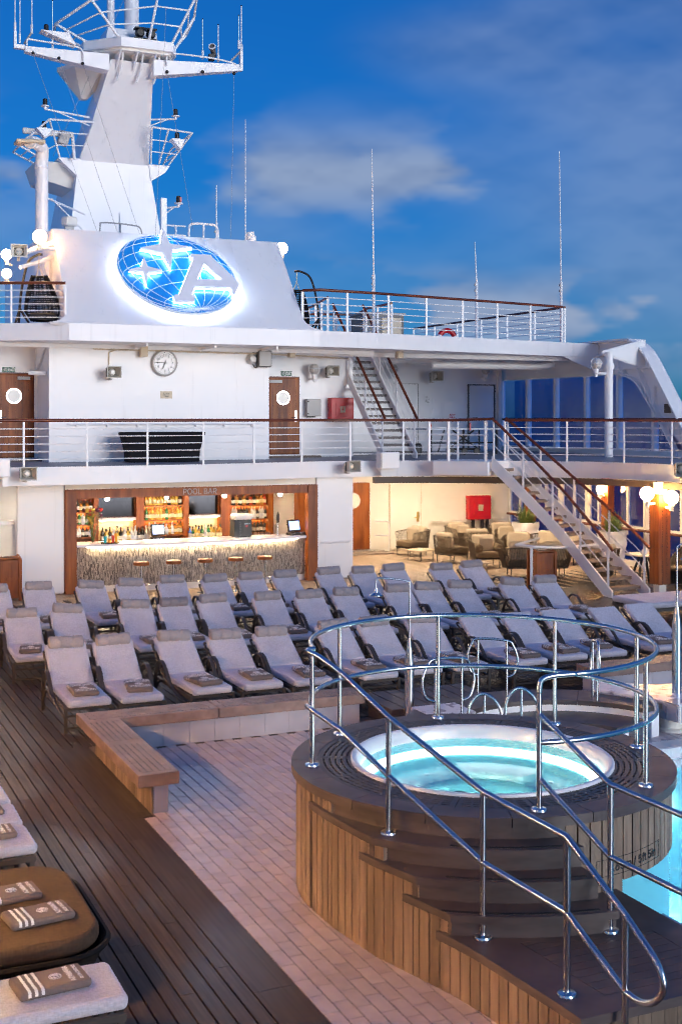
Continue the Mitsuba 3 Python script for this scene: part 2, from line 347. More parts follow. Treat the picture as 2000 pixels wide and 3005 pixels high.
def clad_run(t, a, e, along, c, th, w=.335, z1=.287, b='mat_clad'):
    n = max(1, round((e - a) / w)); w = (e - a) / n
    for i in range(n):
        p, q = a + i * w + .002, a + (i + 1) * w - .002
        part(t, 'panel', box(p, q, c, c + th, 0, z1) if along == 'x' else box(c, c + th, p, q, 0, z1), b)
bn = thing('corner_bench', 'low L-shaped brown bench round the terrace corner, left of the round tub', 'bench')
bench_run(bn, 3.27, 3.70, 0, 0, 'y', [12.28, 13.62, 14.75]); bench_run(bn, 0, 0, 14.75, 15.2, 'x', [3.27, 4.95, 6.95])
clad_run(bn, 12.33, 14.8, 'y', 3.42, .02, b='mat_tub_wood'); clad_run(bn, 3.60, 6.9, 'x', 14.83, .02)
part(bn, 'base', J(box(3.445, 3.595, 12.335, 14.9, 0, .285), box(3.5, 6.9, 14.855, 15.1, 0, .285)), 'mat_clad')
bn = thing('straight_bench', 'brown wooden bench with grey base on the right, behind the marble ledge', 'bench')
bench_run(bn, 0, 0, 14.85, 15.3, 'x', [10.6, 12.3, 14.2]); clad_run(bn, 10.65, 14.1, 'x', 14.92, .02)
part(bn, 'base', box(10.65, 14.1, 14.945, 15.2, 0, .285), 'mat_clad')
one('wooden_platform', J(box(7.1, 8.7, 14.3, 15.3, .2, .27), *[box(7.1 + i * .2, 7.28 + i * .2, 14.28, 15.32, .27, .29) for i in range(8)], box(7.2, 8.6, 14.4, 15.2, 0, .2)), 'mat_rim',
    'low dark wooden platform beside the tall shower pillar behind the tub', 'platform')

# ---------------------------------------------------------------- pool
pool = struct('swimming_pool')
put(pool, J(box(6.5, 14, 2, 12.2, -1.75, -1.65), box(6.4, 6.5, 2, 12.2, -1.65, -.03), box(6.4, 14, 12.2, 12.3, -1.65, -.03), box(13.9, 14.1, 2, 12.3, -1.65, -.03)), 'mat_pool_shell')
for i in range(24): part(pool, 'edge_tile', box(6.52 + i * .15, 6.665 + i * .15, 12.185, 12.215, -.24, .012), 'mat_marble')
for i in range(26): part(pool, 'coping_tile', box(5.82, 6.50, 4.6 + i * .3 + .002, 4.9 + i * .3 - .002, -.05, .004), 'mat_coping')
part(pool, 'far_coping', box(6.4, 13.5, 12.215, 12.5, -.05, .014), 'mat_cream')
wt = struct('pool_water'); scene[wt] = mikit.ply(([(6.5, 2, -.12), (13.9, 2, -.12), (13.9, 12.19, -.12), (6.5, 12.19, -.12)], [(0, 1, 2), (0, 2, 3)]), 'mat_water')
for i, (x, y, z) in enumerate([(9.6, 12.17, -.75), (8.2, 12.17, -.75), (11.0, 12.17, -.75)]):
    one('pool_lamp', mv(lathe([(0, 0), (.16, 0), (.16, .03), (0, .03)], 20), x, y, z, rx=90), 'mat_lamp_glass', 'underwater lamp in the far wall of the pool, ' + ['middle one', 'left one', 'right one'][i], 'pool lamp', emitter=glow((.80, .97, 1.0), 140))

# curved steps between tub and bench, down into the pool
st = thing('pool_steps', 'curved brown and white steps behind the round tub, going down to the pool', 'steps')
c1 = (8.55, 12.35)
for i in range(8): part(st, 'tread', sector(c1, 1.42, 2.05, .30, .36, 18 + i * 18.2, 36 + i * 18.2, 4), 'mat_rim')
for i in range(5): part(st, 'lower_tread', sector(c1, .82, 1.46, .16, .215, 18 + i * 29, 46.8 + i * 29, 5), 'mat_rim')
part(st, 'riser', sector(c1, 1.45, 1.6, 0, .30, 15, 166, 24), 'mat_shell'); part(st, 'lower_riser', sector(c1, .86, 1.0, 0, .16, 15, 166, 24), 'mat_shell')
lg = thing('marble_ledge', 'angled marble-topped ledge with tiled front on a round white foot', 'ledge')
lp = [(9.85, 13.80), (10.2, 14.2), (10.75, 13.75), (11.7, 13.5), (11.9, 12.5), (10.3, 12.62), (10.25, 13.0)]
part(lg, 'top', prism(lp, .375, .40), 'mat_marble'); part(lg, 'core', prism(Polygon(lp).buffer(-.025), .16, .375), 'mat_cream')
ring = np.array(Polygon(lp).buffer(-.012).exterior.coords)
ls = LineString(ring)
for i in range(int(ls.length / .2)):
    p, q = ls.interpolate(i * .2 + .004), ls.interpolate(i * .2 + .196); part(lg, 'panel', wallstrip([p.coords[0], q.coords[0]], .17, .372, .02), 'mat_clad')
part(lg, 'foot', lathe([(.20, 0), (.20, .03), (.16, .05), (.16, .17)], 24, 10.45, 12.95), 'mat_cream', 40); part(lg, 'pier', box(11.0, 11.3, 12.9, 13.4, 0, .16), 'mat_cream')
one('marble_block', rbox(.62, .55, .36, .01, 2).apply_translation((7.55, 13.75, .19)), 'mat_marble', 'small marble block beside the shower pillar, behind the tub rim', 'block', smooth=30)

# ---------------------------------------------------------------- whirlpool tub
tub = thing('whirlpool_tub', 'round wooden whirlpool tub on the terrace, filled with lit turquoise water', 'whirlpool tub')
cx, cy = C0; ZR = 1.05
for i in range(16):
    a = i * 22.5
    part(tub, 'rim_board', sector(C0, 1.425, 1.645, ZR - .075, ZR, a + .12, a + 22.38, 6), 'mat_rim')
def grate():
    g = 0; n = 6
    poly = Polygon([(1.425 * math.cos(t), 1.425 * math.sin(t)) for t in np.radians(np.linspace(.15, 25.55, 12))] + [(1.13 * math.cos(t), 1.13 * math.sin(t)) for t in np.radians(np.linspace(25.55, .15, 12))])
    for r in (1.165, 1.215, 1.265, 1.315, 1.365, ):
        for q in range(n):
            a0 = 1.6 + q * 3.8 + (0.0 if int(r * 1000) % 100 < 50 else .25); a1 = a0 + 2.9
            s = Polygon([((r + .009) * math.cos(t), (r + .009) * math.sin(t)) for t in np.radians(np.linspace(a0, a1, 3))] + [((r - .009) * math.cos(t), (r - .009) * math.sin(t)) for t in np.radians(np.linspace(a1, a0, 3))])
            poly = poly.difference(s)
    return prism(poly, ZR - .03, ZR - .004)
gp = mikit.ply(grate(), 'mat_frame')
for i in range(14): part(tub, 'grating', {**gp, 'to_world': T().translate([cx, cy, 0]).rotate([0, 0, 1], i * 25.714)}, None)
part(tub, 'gutter', lathe([(1.43, ZR - .09), (1.10, ZR - .09)], 48, cx, cy), 'mat_black')
prof = [(1.135, ZR - .09), (1.135, ZR + .012), (1.12, ZR + .022), (1.09, ZR + .016), (1.06, ZR - .02), (1.05, ZR - .10)]
part(tub, 'shell', lathe(prof, 64, cx, cy), 'mat_shell', True)
part(tub, 'basin', lathe([(1.05, ZR - .10), (1.035, ZR - .18), (.995, ZR - .235), (.95, ZR - .30), (.88, ZR - .335), (.60, ZR - .345), (.56, ZR - .40), (.53, ZR - .76), (.48, ZR - .80), (0, ZR - .81)], 64, cx, cy), 'mat_basin', True)
part(tub, 'floor', lathe([(.44, ZR - .79), (0, ZR - .79)], 40, cx, cy), 'mat_shell', True)
part(tub, 'underwater_light', lathe([(1.030, ZR - .172), (.990, ZR - .232), (.984, ZR - .232), (1.024, ZR - .172), (1.030, ZR - .172)][::-1], 64, cx, cy), 'mat_lamp_glass', emitter=glow((.88, 1.0, .93), 3.0))
for a0_, a1_ in ((128, 205), (262, 330), (20, 75)): part(tub, 'seat', sector(C0, .58, .90, ZR - .345, ZR - .285, a0_, a1_, 12), 'mat_seat')
for a in (60, 180, 300): part(tub, 'floor_light', lathe([(0, ZR - .775), (.05, ZR - .775), (.055, ZR - .789)][::-1], 16, cx + .36 * math.cos(math.radians(a)), cy + .36 * math.sin(math.radians(a))), 'mat_lamp_glass', emitter=glow((.95, 1.0, .90), 95))
for a in range(0, 360, 30): part(tub, 'jet', mv(lathe([(0, .012), (.022, .012), (.03, 0)], 12), cx + .80 * math.cos(math.radians(a + 8)), cy + .80 * math.sin(math.radians(a + 8)), ZR - .339), 'mat_chrome', 40)
w = fresh('tub_water'); labels[w] = {'kind': 'structure'}
put(w, lathe([(1.045, ZR - .095), (.7, ZR - .095), (.35, ZR - .095), (0, ZR - .095)], 48, cx, cy), 'mat_water')

def side_x(y):                                                               # left flank of tub and stairs, x over y
    ys, xs = [4.5, 6.35, 7.3, 7.6, 7.9, 8.4, 9.0, 9.43], [4.40, 4.385, 4.30, 4.245, 4.165, 4.03, 3.955, 3.945]
    return float(np.interp(y, ys, xs))
# planked wall: curved part of the tub
na = 92
for i in range(na):
    a0, a1 = i * 360 / na, (i + 1) * 360 / na; am = math.radians((a0 + a1) / 2)
    px, py = cx + 1.605 * math.cos(am), cy + 1.605 * math.sin(am)
    if py < 9.40 and px < 5.33: continue
    zb = .47 if px > 5.85 else 0.0
    part(tub, 'plank', sector(C0, 1.575, 1.605, zb, ZR - .078, a0 + .26, a1 - .26, 2), 'mat_tub_wood')
part(tub, 'core', lathe([(1.572, .45), (1.572, ZR - .08)], 64, cx, cy), 'mat_seam'); part(tub, 'pool_side', sector(C0, 1.40, 1.579, -1.6, .468, -78, 76, 28), 'mat_pool_shell')
# steps
stp = thing('tub_steps', 'curved wooden steps and landing leading up to the round whirlpool tub', 'steps')
RX, RS = 5.80, 5.32
def tread_poly(r, over=.035, ylow=5.2):
    yy = np.linspace(9.38, ylow, 40)
    flank = [(side_x(y) - over, y) for y in yy]
    reg = Polygon(flank + [(RS, ylow), (RS, 9.38)])
    return reg.intersection(Point(C0).buffer(r, 48))
levels = [(1.87, .89), (2.075, .735), (2.285, .575)]
rin = 1.58
for (r, z) in levels:
    part(stp, 'tread', prism(tread_poly(r).difference(Point(C0).buffer(rin, 48)), z - .055, z), 'mat_rim')
    am = (math.degrees(math.atan2(8.0 - cy, 4.45 - cx)), math.degrees(math.atan2(7.5 - cy, 5.25 - cx)))
    part(stp, 'grip_strip', sector(C0, r - .075, r - .048, z, z + .003, am[0] + 360 if am[0] < 0 else am[0], am[1] + 360, 14), 'mat_black')
    part(stp, 'riser', prism(tread_poly(r - .035, .004).difference(Point(C0).buffer(r - .06, 48)), z - .18, z - .055), 'mat_rim')
    rin = r - .07
part(stp, 'rim_riser', prism(tread_poly(1.625, .0).difference(Point(C0).buffer(1.58, 48)), .86, ZR - .077), 'mat_rim')
land = Polygon([(side_x(y) - .04, y) for y in np.linspace(7.9, 6.22, 14)] + [(RX, 6.22), (RX, 8.3), (5.3, 8.4)])
land = land.difference(Point(C0).buffer(2.20, 48).intersection(sbox(3, 5, RS, 9))).difference(Point(C0).buffer(1.60, 48))
inner_land = Polygon([(4.60, 7.35), (4.66, 6.42), (5.56, 6.42), (5.56, 7.35)]).difference(Point(C0).buffer(2.33, 48))
part(stp, 'landing_frame', prism(land.difference(inner_land), .36, .42), 'mat_rim')
for i in range(11):
    y0 = 6.42 + i * .092; bd = inner_land.buffer(-.006).intersection(sbox(4, y0, 6, y0 + .087))
    if bd.area > .002: part(stp, 'landing_board', prism(bd, .37, .4195), 'mat_rim')
part(stp, 'landing_bed', prism(inner_land, .36, .400), 'mat_seam')
def plank_top(y):
    for lim, z in ((9.02, ZR - .078), (8.30, .833), (7.93, .678), (7.62, .518)):
        if y >= lim: return z
    return .358
y = 9.40
while y > 6.25:
    y1 = max(y - .103, 6.245)
    for lim in (9.02, 8.30, 7.93, 7.62):
        if y1 < lim - .001 < y - .03: y1 = max(y1, lim)
    xa, xb = side_x(y), side_x(y1); z1 = plank_top(y1 + .002); g = .0065
    part(stp, 'side_plank', hexa([(xa, y - g, 0), (xa + .03, y - g, 0), (xb + .03, y1 + g, 0), (xb, y1 + g, 0), (xa, y - g, z1), (xa + .03, y - g, z1), (xb + .03, y1 + g, z1), (xb, y1 + g, z1)]), 'mat_tub_wood')
    y = y1 if y1 < y - .01 else y - .01
for i in range(14):
    x0 = side_x(6.25) + .004 + i * .1; part(stp, 'front_plank', box(x0, min(x0 + .096, RX), 6.25, 6.28, 0, .358), 'mat_tub_wood')
core = Polygon([(side_x(y) + .032, y) for y in np.linspace(9.3, 6.29, 30)] + [(RX - .02, 6.29), (RX - .02, 9.3)])
part(stp, 'core', J(prism(core, 0, .355), *[prism(core.intersection(sbox(3, 5, RS - .03, 9.4)).intersection(Point(C0).buffer(r - .07, 48)), .3, z - .056) for r, z in levels]), 'mat_seam')
part(stp, 'side_board', box(RX - .018, RX, 6.25, 8.0, .0, .358), 'mat_rim')
# depth mark on the pool side of the tub wall
def bend(m, r, a_deg, z):
    V = m.vertices.copy(); a = math.radians(a_deg) + V[:, 0] / r
    m.vertices = np.stack([cx + (r + V[:, 2]) * np.cos(a), cy + (r + V[:, 2]) * np.sin(a), z + V[:, 1]], 1); return m
dm = meshkit.text_mesh('1.65m / 5ft 5in', .062, .003, True); dm.apply_scale((.62 / dm.bounds[1][0], 1, 1))
part(tub, 'depth_mark', bend(dm, 1.606, -84.5, .558), 'mat_black', label='depth mark reading 1.65m / 5ft 5in')
for za, zb_, aa, ab in ((.528, .532, -88, -60), (.655, .659, -88, -60), (.5325, .6545, -60.2, -60), (.5325, .6545, -88, -87.8)): part(tub, 'depth_mark_frame', sector(C0, 1.600, 1.6075, za, zb_, aa, ab, 20), 'mat_black')

# ---------------------------------------------------------------- stainless handrails of the tub
rail = thing('tub_handrail', 'polished stainless steel handrail ringing the whirlpool tub and running down its steps', 'handrail')
RR = .021
def rp(a, z, r=1.48): return (cx + r * math.cos(math.radians(a)), cy + r * math.sin(math.radians(a)), z)
aL = math.degrees(math.atan2(9.824 - cy, 4.079 - cx)); aR = math.degrees(math.atan2(8.011 - cy, 5.21 - cx))
z1, z2 = 2.06, 1.56
ringU = [rp(a, z1) for a in np.linspace(aL + 4, aR + 12, 72)]
ringL = [rp(a, z2) for a in np.linspace(aL, aR, 64)]
eR = rp(aR, z1)
upper_in = smooth_path([ringU[0], (4.02, 9.66, 2.06), (4.045, 9.42, 2.035), (4.10, 9.12, 1.955)], 6)
loop = [(4.612, 6.148, 1.028), (4.625, 6.03, .945), (4.633, 5.90, .86), (4.64, 5.835, .77), (4.64, 5.84, .68), (4.633, 5.91, .60), (4.62, 6.02, .56), (4.612, 6.148, .565)]
pathU = list(upper_in) + [(4.154, 8.416, 1.763), (4.415, 7.477, 1.427), (4.451, 6.521, 1.418 - .015)] + list(smooth_path(loop, 5))
pathL = [ (4.079, 9.824, z2), (4.05, 9.60, 1.56), (4.10, 9.15, 1.50), (4.154, 8.416, 1.323), (4.415, 7.477, .938), (4.451, 6.521, .933), (4.612, 6.148, .565)]
part(rail, 'top_rail', tube(list(reversed(ringU)) + list(upper_in)[1:], RR, 12), 'mat_steel', True)
part(rail, 'middle_rail', tube(ringL, RR, 12), 'mat_steel', True)
part(rail, 'stair_rail', tube(pathU[len(upper_in) - 1:], RR, 12), 'mat_steel', True); part(rail, 'lower_stair_rail', tube(pathL, RR, 12), 'mat_steel', True)
e = ringU[-1]; part(rail, 'end_bend', tube(smooth_path([e, rp(aR + 5, z1), rp(aR + .8, z1 - .03), rp(aR, z1 - .13)], 5), RR, 12), 'mat_steel', True)
part(rail, 'right_stair_rail', tube([(5.21, 8.011, 1.781), (5.282, 7.209, 1.445), (5.33, 6.25, 1.43), (5.4, 5.9, 1.1)], RR, 12), 'mat_steel', True)
part(rail, 'lower_right_stair_rail', tube([(5.21, 8.011, 1.296), (5.282, 7.209, .939), (5.33, 6.25, .93), (5.4, 5.9, .6)], RR, 12), 'mat_steel', True)
def rpost(x, y, zb, zt):
    k = part(rail, 'post', bar((x, y, zb), (x, y, zt), .0205, 14), 'mat_steel', 40)
    part(k, 'base_flange', lathe([(.0, zb + .022), (.03, zb + .022), (.058, zb + .016), (.062, zb + .004), (.062, zb)], 24, x, y), 'mat_chrome', 40)
for (a, zt) in ((aL, z1), (122, z1), (76, z1), (31, z1), (-10, z1), (-58, z1), (aR, z1 - .12)): rpost(*rp(a, ZR)[:2], ZR, zt)
for x, y, zb, zt in ((4.154, 8.416, .89, 1.763), (4.415, 7.477, .42, 1.427), (4.451, 6.521, .42, 1.41), (4.612, 6.148, 0, 1.03), (5.282, 7.209, .42, 1.445), (5.33, 6.25, .42, 1.43)): rpost(x, y, zb, zt)

# small handrails by the pool steps
def hoop(label, x, y, zb, h, w, rz, bulge, zmid, name='pool_handrail'):
    t = thing(name, label, 'handrail', None); ca, sa = math.cos(math.radians(rz)), math.sin(math.radians(rz))
    G = lambda s, z: (x + s * ca, y + s * sa, zb + z)
    pth = [G(-w / 2, zmid), G(-w / 2 - bulge * .7, zmid + .06), G(-w / 2 - bulge, (h + zmid) / 2), G(-w / 2 - bulge * .6, h - .07), G(-w / 2, h), G(w / 2, h - .03), G(w / 2 + bulge * .6, h - .10), G(w / 2 + bulge, (h + zmid) / 2 - .03), G(w / 2 + bulge * .7, zmid + .02), G(w / 2, zmid - .03)]
    part(t, 'rail', tube(smooth_path(pth, 5), .017, 10), 'mat_steel', True)
    for s in (-1, 1): part(t, 'post', bar(G(s * w / 2, 0), G(s * w / 2, h - .02), .0165, 10), 'mat_steel', 40); part(t, 'base_flange', lathe([(0, zb + .015), (.04, zb + .012), (.042, zb)], 16, *G(s * w / 2, 0)[:2]), 'mat_chrome', 40)
hoop('stainless handrail with two rounded loops behind the tub, nearer and left of the two', 7.32, 13.2, .2, .93, .40, 8, .19, .42)
hoop('stainless handrail with two rounded loops behind the tub, further back on the step', 8.50, 14.15, .30, .82, .38, -22, .14, .34)
hoop('stainless looped handrail at the right end of the brown pool steps', 9.65, 13.5, .33, .79, .22, 70, .10, .30)
for i, (x, y) in enumerate(((7.46, 12.58), (8.02, 12.67))):
    t = thing('pool_grab_rail', f'small arched stainless grab rail behind the tub rim, {["left", "right"][i]} of the pair', 'grab rail')
    part(t, 'hoop', tube(smooth_path([(x - .17, y + .1, 0), (x - .17, y + .1, .56), (x - .10, y + .08, .74), (x, y + .02, .80), (x + .12, y - .06, .70), (x + .17, y - .1, .50), (x + .18, y - .1, 0)], 5), .019, 10), 'mat_steel', True)
    part(t, 'post', bar((x, y + .02, 0), (x, y + .02, .78), .017, 10), 'mat_steel', 40)
def shower(x, y, zb, label, hx, hy):
    t = thing('deck_shower', label, 'shower')
    part(t, 'pillar', lathe([(.062, zb), (.062, zb + .88), (.016, zb + 1.19), (.0, zb + 1.19)], 24, x, y), 'mat_steel', 40)
    part(t, 'pipe', tube(smooth_path([(x, y, zb + 1.15), (x, y, zb + 1.82), (x + hx * .06, y + hy * .06, zb + 1.92), (x + hx * .9, y + hy * .9, zb + 1.97), (x + hx, y + hy, zb + 1.93), (x + hx, y + hy, zb + 1.83)], 6), .011, 8), 'mat_chrome', True)
    part(t, 'shower_head', lathe([(.0, zb + 1.84), (.02, zb + 1.84), (.03, zb + 1.79), (.085, zb + 1.755), (.085, zb + 1.745), (0, zb + 1.745)], 20, x + hx, y + hy), 'mat_chrome', 40)
shower(7.33, 14.25, 0, 'stainless deck shower pillar behind the whirlpool tub, its head bent to the left', -.42, .1)
shower(10.73, 13.2, .4, 'stainless deck shower pillar on the marble ledge at the right edge', .12, -.05)
# ---------------------------------------------------------------- ship superstructure
S = thing('deckhouse', 'white steel deckhouse of the ship with two open decks and a sloping front', 'deckhouse')
Z2, Z3 = 2.95, 6.2
edge2 = smooth_path([(-.25, -3), (-.25, 14), (-.22, 22), (.3, 25.6), (1.6, 27.0), (4, 27.4), (7, 27.42), (9, 27.62), (11, 28.05), (12.5, 28.3), (14, 28.1), (15.3, 27.5), (16.6, 26.65), (17.8, 25.65), (18.4, 24.4), (18.6, 22.6), (18.6, 14), (18.6, -3)], 8)
edge3 = np.array([(-3.4, 30.6), (0, 30.4), (4.3, 29.65), (6.05, 28.8), (12.3, 28.8), (14, 29.0), (17, 29.6), (20.6, 30.35), (22, 30.6)])
slab2 = Polygon([(-3.5, -3)] + [tuple(q) for q in edge2] + [(22, -3), (22, 40), (-3.5, 40)])
part(S, 'lower_slab', prism(slab2, 2.55, Z2 - .004), 'mat_white_steel')
fl = struct('upper_deck'); put(fl, prism(slab2.buffer(-.03), Z2 - .003, Z2 + .004), 'mat_floor_upper')
well = sbox(14.15, 30.9, 15.5, 34.2)
slab3 = Polygon([tuple(q) for q in edge3] + [(22, 42), (-3.4, 42)]).difference(well)
part(S, 'upper_slab', prism(slab3, 5.8, Z3), 'mat_white_steel')
# beams and pipes under the upper slab
part(S, 'beam', J(box(-3, 14.4, 30.05, 30.14, 5.70, 5.797), box(12.4, 21.5, 30.75, 30.85, 5.68, 5.797), box(15.6, 21.6, 33.0, 33.1, 5.66, 5.797), *[box(x, x + .05, 28.95, 30.04, 5.72, 5.797) for x in (7.9, 9.6, 11.2)], *[box(x, x + .05, 30.9, 35.5, 5.70, 5.797) for x in (16.3, 18.2, 20.0)]), 'mat_white')
part(S, 'cable_run', J(tube([(6.9, 30.12, 5.69), (9.5, 30.12, 5.67), (11.4, 30.12, 5.66), (14.3, 31.5, 5.66)], .018), tube([(7.3, 30.17, 5.3), (7.3, 30.17, 5.62), (7.5, 30.15, 5.69)], .015)), 'mat_beige')
part(S, 'duct', tube([(17.2, 32, 5.55), (20.4, 31.4, 5.55), (20.9, 31.3, 5.62)], .11, 12), 'mat_white', 40)
# main-deck walls
def vplate(x0, x1, y, z0, z1, th=.06): return box(x0, x1, y, y + th, z0, z1)
part(S, 'bulkhead', J(mv(rbox(1.08, .30, 2.54, .05, 3), 5.36, 28.70, 1.28), box(4.83, 4.9, 28.84, 34, 0, 2.545)), 'mat_white_steel', 40)
part(S, 'bulkhead', J(mv(rbox(1.00, .34, 2.54, .02, 2), 12.61, 28.73, 1.28), box(13.03, 13.1, 28.905, 34.0, 0, 2.545)), 'mat_white_steel', 40)
part(S, 'bulkhead', box(13.11, 21.1, 34.0, 34.08, 0, 2.545), 'mat_cream', label='warm cream bulkhead at the back of the lounge')
part(S, 'header_strip', box(5.91, 12.09, 28.58, 28.70, 2.375, 2.547), 'mat_cream')
part(S, 'wall_rail', J(bar((12.2, 28.46, .93), (13.05, 28.46, .93), .018), bar((12.5, 28.46, .92), (12.5, 28.56, .88), .012), bar((12.95, 28.46, .92), (12.95, 28.56, .88), .012)), 'mat_white')
part(S, 'gutter', box(3.6, 4.83, 28.9, 29.2, 1.6, 1.68), 'mat_white')
# awning box under the deck edge over the lounge
eb = [q for q in edge2 if q[0] > 13.35 and q[1] > 19]
ebl = LineString(eb).offset_curve(-.22)
part(S, 'awning_box', prism(ebl.buffer(.09, cap_style=2), 2.40, 2.548), 'mat_soffit')
# upper-deck bulkheads
part(S, 'bulkhead', J(box(5.86, 11.48, 30.2, 30.28, Z2, 5.8), box(5.86, 5.92, 30.281, 31.6, Z2, 5.8), box(11.42, 11.48, 30.281, 31.6, Z2, 5.8)), 'mat_white_steel')
part(S, 'bulkhead', box(-3.4, 5.859, 31.6, 31.66, Z2, 5.8), 'mat_white_steel'); part(S, 'bulkhead', J(box(11.481, 14.5, 31.6, 31.68, Z2, 5.8), box(14.42, 14.5, 31.681, 35.6, Z2, 5.8)), 'mat_white_steel')
part(S, 'bulkhead', box(14.501, 21.75, 35.6, 35.68, Z2, 5.8), 'mat_white_steel')
for x in (7.6, 9.35, 10.6): part(S, 'weld_seam', box(x, x + .012, 30.194, 30.2, Z2, 5.8), 'mat_white')
for z in (3.75, 4.35, 4.85): part(S, 'weld_seam', box(5.86, 11.48, 30.195, 30.2, z, z + .010), 'mat_white')
part(S, 'knee_bracket', prism_x([(30.25, 5.795), (31.6, 5.795), (31.6, 5.15)], 5.80, 5.855), 'mat_white'); part(S, 'knee_bracket', prism_x([(30.25, 5.795), (31.6, 5.795), (31.6, 5.15)], 11.485, 11.54), 'mat_white')
part(S, 'toe_rail', bar((6.3, 30.13, 3.86), (11.2, 30.13, 3.86), .016), 'mat_white')
for i in range(7): part(S, 'toe_rail_bracket', box(6.5 + i * .75, 6.54 + i * .75, 30.12, 30.2, 3.80, 3.85), 'mat_white')
# sloping front of the bridge block, with rounded lower corners
Lp = math.hypot(2.0, 2.45); nrm = np.array([0, -2.45, 2.0]) / Lp; td = np.array([0, 2.0, 2.45]) / Lp
def panel_pt(x, t, off=0): return np.array([x, 28.8, 6.2]) + td * t + nrm * off
def on_panel(m):
    """lay a mesh made in (x, t, outwards) on the sloping front"""
    V = m.vertices.copy(); m = m.copy(); m.vertices = np.array([0, 28.8, 6.2]) + V[:, :1] * [1, 0, 0] + V[:, 1:2] * td + V[:, 2:3] * nrm; return m
flare = lambda sgn, x: [(x + sgn * .45 * (1 - math.sin(a)), .02 + .45 * (1 - math.cos(a))) for a in np.linspace(0, math.pi / 2, 7)]
front = Polygon([(5.62, 0.0)] + flare(-1, 6.05)[0:] + [(6.05, Lp), (11.95, Lp)] + flare(1, 11.95)[::-1] + [(12.38, 0.0)])
part(S, 'sloping_front', on_panel(prism(front, -.08, 0)), 'mat_white_steel')
part(S, 'block_side', prism_x([(28.95, 6.2), (30.86, 8.60), (38, 8.60), (38, 6.2)], 6.08, 6.14), 'mat_white_steel'); part(S, 'block_side', prism_x([(28.95, 6.2), (30.86, 8.60), (38, 8.60), (38, 6.2)], 11.86, 11.92), 'mat_white_steel')
for x in (7.25, 10.6): part(S, 'weld_seam', on_panel(box(x, x + .012, .05, Lp, 0, .006)), 'mat_white')
part(S, 'weld_seam', on_panel(box(5.7, 12.3, .03, .042, 0, .006)), 'mat_white')
part(S, 'block_roof', box(6.06, 11.94, 30.83, 38, 8.58, 8.645), 'mat_white_steel')
part(S, 'louvre', J(*[box(6.0, 6.079, 30.9 + i * .5, 31.3 + i * .5, 6.5, 8.0) for i in range(4)]), 'mat_white')

# mast on the block roof
part_m = thing('mast', 'tall white raked signal mast with platforms and antennas above the deckhouse', 'mast')
def loft(secs):
    """solid through rectangular sections (z, x0, x1, yfront, yback)"""
    V, f = [], []
    for (z, a, b, c, d) in secs: V += [(a, c, z), (b, c, z), (b, d, z), (a, d, z)]
    for i in range(len(secs) - 1):
        for j in range(4): k = (j + 1) % 4; p = i * 4; f += [[p + j, p + k, p + 4 + k], [p + j, p + 4 + k, p + 4 + j]]
    e = (len(secs) - 1) * 4; f += [[0, 2, 1], [0, 3, 2], [e, e + 1, e + 2], [e, e + 2, e + 3]]
    m = trimesh.Trimesh(V, f, process=False); m.fix_normals(); return m
part(part_m, 'lower_trunk', loft([(8.6, 7.55, 10.55, 36.5, 40.2), (9.48, 7.70, 10.42, 36.5, 40.0), (11.08, 7.88, 10.13, 36.5, 39.2), (11.56, 7.97, 10.06, 36.5, 38.9)]), 'mat_white_steel')
part(part_m, 'upper_trunk', loft([(11.56, 7.99, 10.04, 36.48, 38.9), (13.75, 8.40, 9.72, 34.9, 36.2), (14.1, 8.46, 9.70, 34.7, 35.9)]), 'mat_white_steel')
part(part_m, 'side_step', prism_y([(7.99, 11.60), (7.34, 11.57), (7.88, 11.08)], 36.46, 38.6), 'mat_white_steel'); part(part_m, 'side_step', prism_y([(10.04, 11.60), (10.68, 11.60), (10.53, 11.38), (10.10, 11.10)], 36.46, 38.6), 'mat_white_steel')
part(part_m, 'lookout', hexa([(6.9, 36.9, 11.0), (7.9, 36.9, 10.75), (7.9, 38.4, 10.75), (6.9, 38.4, 11.0), (6.75, 36.7, 11.48), (7.98, 36.7, 11.48), (7.98, 38.5, 11.48), (6.75, 38.5, 11.48)]), 'mat_cream')
pl = [(7.77, 35.1), (8.62, 34.2), (10.1, 34.2), (10.35, 34.7), (10.35, 36.6), (7.77, 36.6)]
part(part_m, 'top_platform', prism(pl, 14.36, 14.62), 'mat_white_steel')
part(part_m, 'platform_underside', prism(Polygon(pl).buffer(-.12), 14.28, 14.36), 'mat_cream')
def brk(x, s): return prism_x([(34.25, 14.28), (34.95, 14.28), (34.95, 13.75)], x, x + .05)
for x in (8.62, 9.1, 9.62): part(part_m, 'bracket', brk(x, 0), 'mat_white')
for x in (8.75, 9.8, 9.32): part(part_m, 'pipe', tube(smooth_path([(x, 34.5, 14.28), (x, 34.62, 14.0), (x - .05, 34.78, 13.7), (x - .1, 34.80, 13.55)], 4), .03), 'mat_white', 40)
part(part_m, 'yard_arm', hexa([(6.06, 34.5, 13.97), (8.35, 34.45, 13.70), (8.35, 34.9, 13.70), (6.06, 34.75, 13.97), (6.06, 34.5, 14.12), (8.35, 34.45, 14.16), (8.35, 34.9, 14.16), (6.06, 34.75, 14.12)]), 'mat_white_steel')
part(part_m, 'yard_arm', hexa([(9.62, 34.45, 13.70), (12.2, 34.5, 14.14), (12.2, 34.75, 14.14), (9.62, 34.9, 13.70), (9.62, 34.45, 14.15), (12.2, 34.5, 14.33), (12.2, 34.75, 14.33), (9.62, 34.9, 14.15)]), 'mat_white_steel')
part(part_m, 'funnel_cone', lathe([(.0, 13.25), (.12, 13.25), (.75, 13.98), (.75, 14.1), (0, 14.1)], 6, 8.0, 36.2), 'mat_cream')
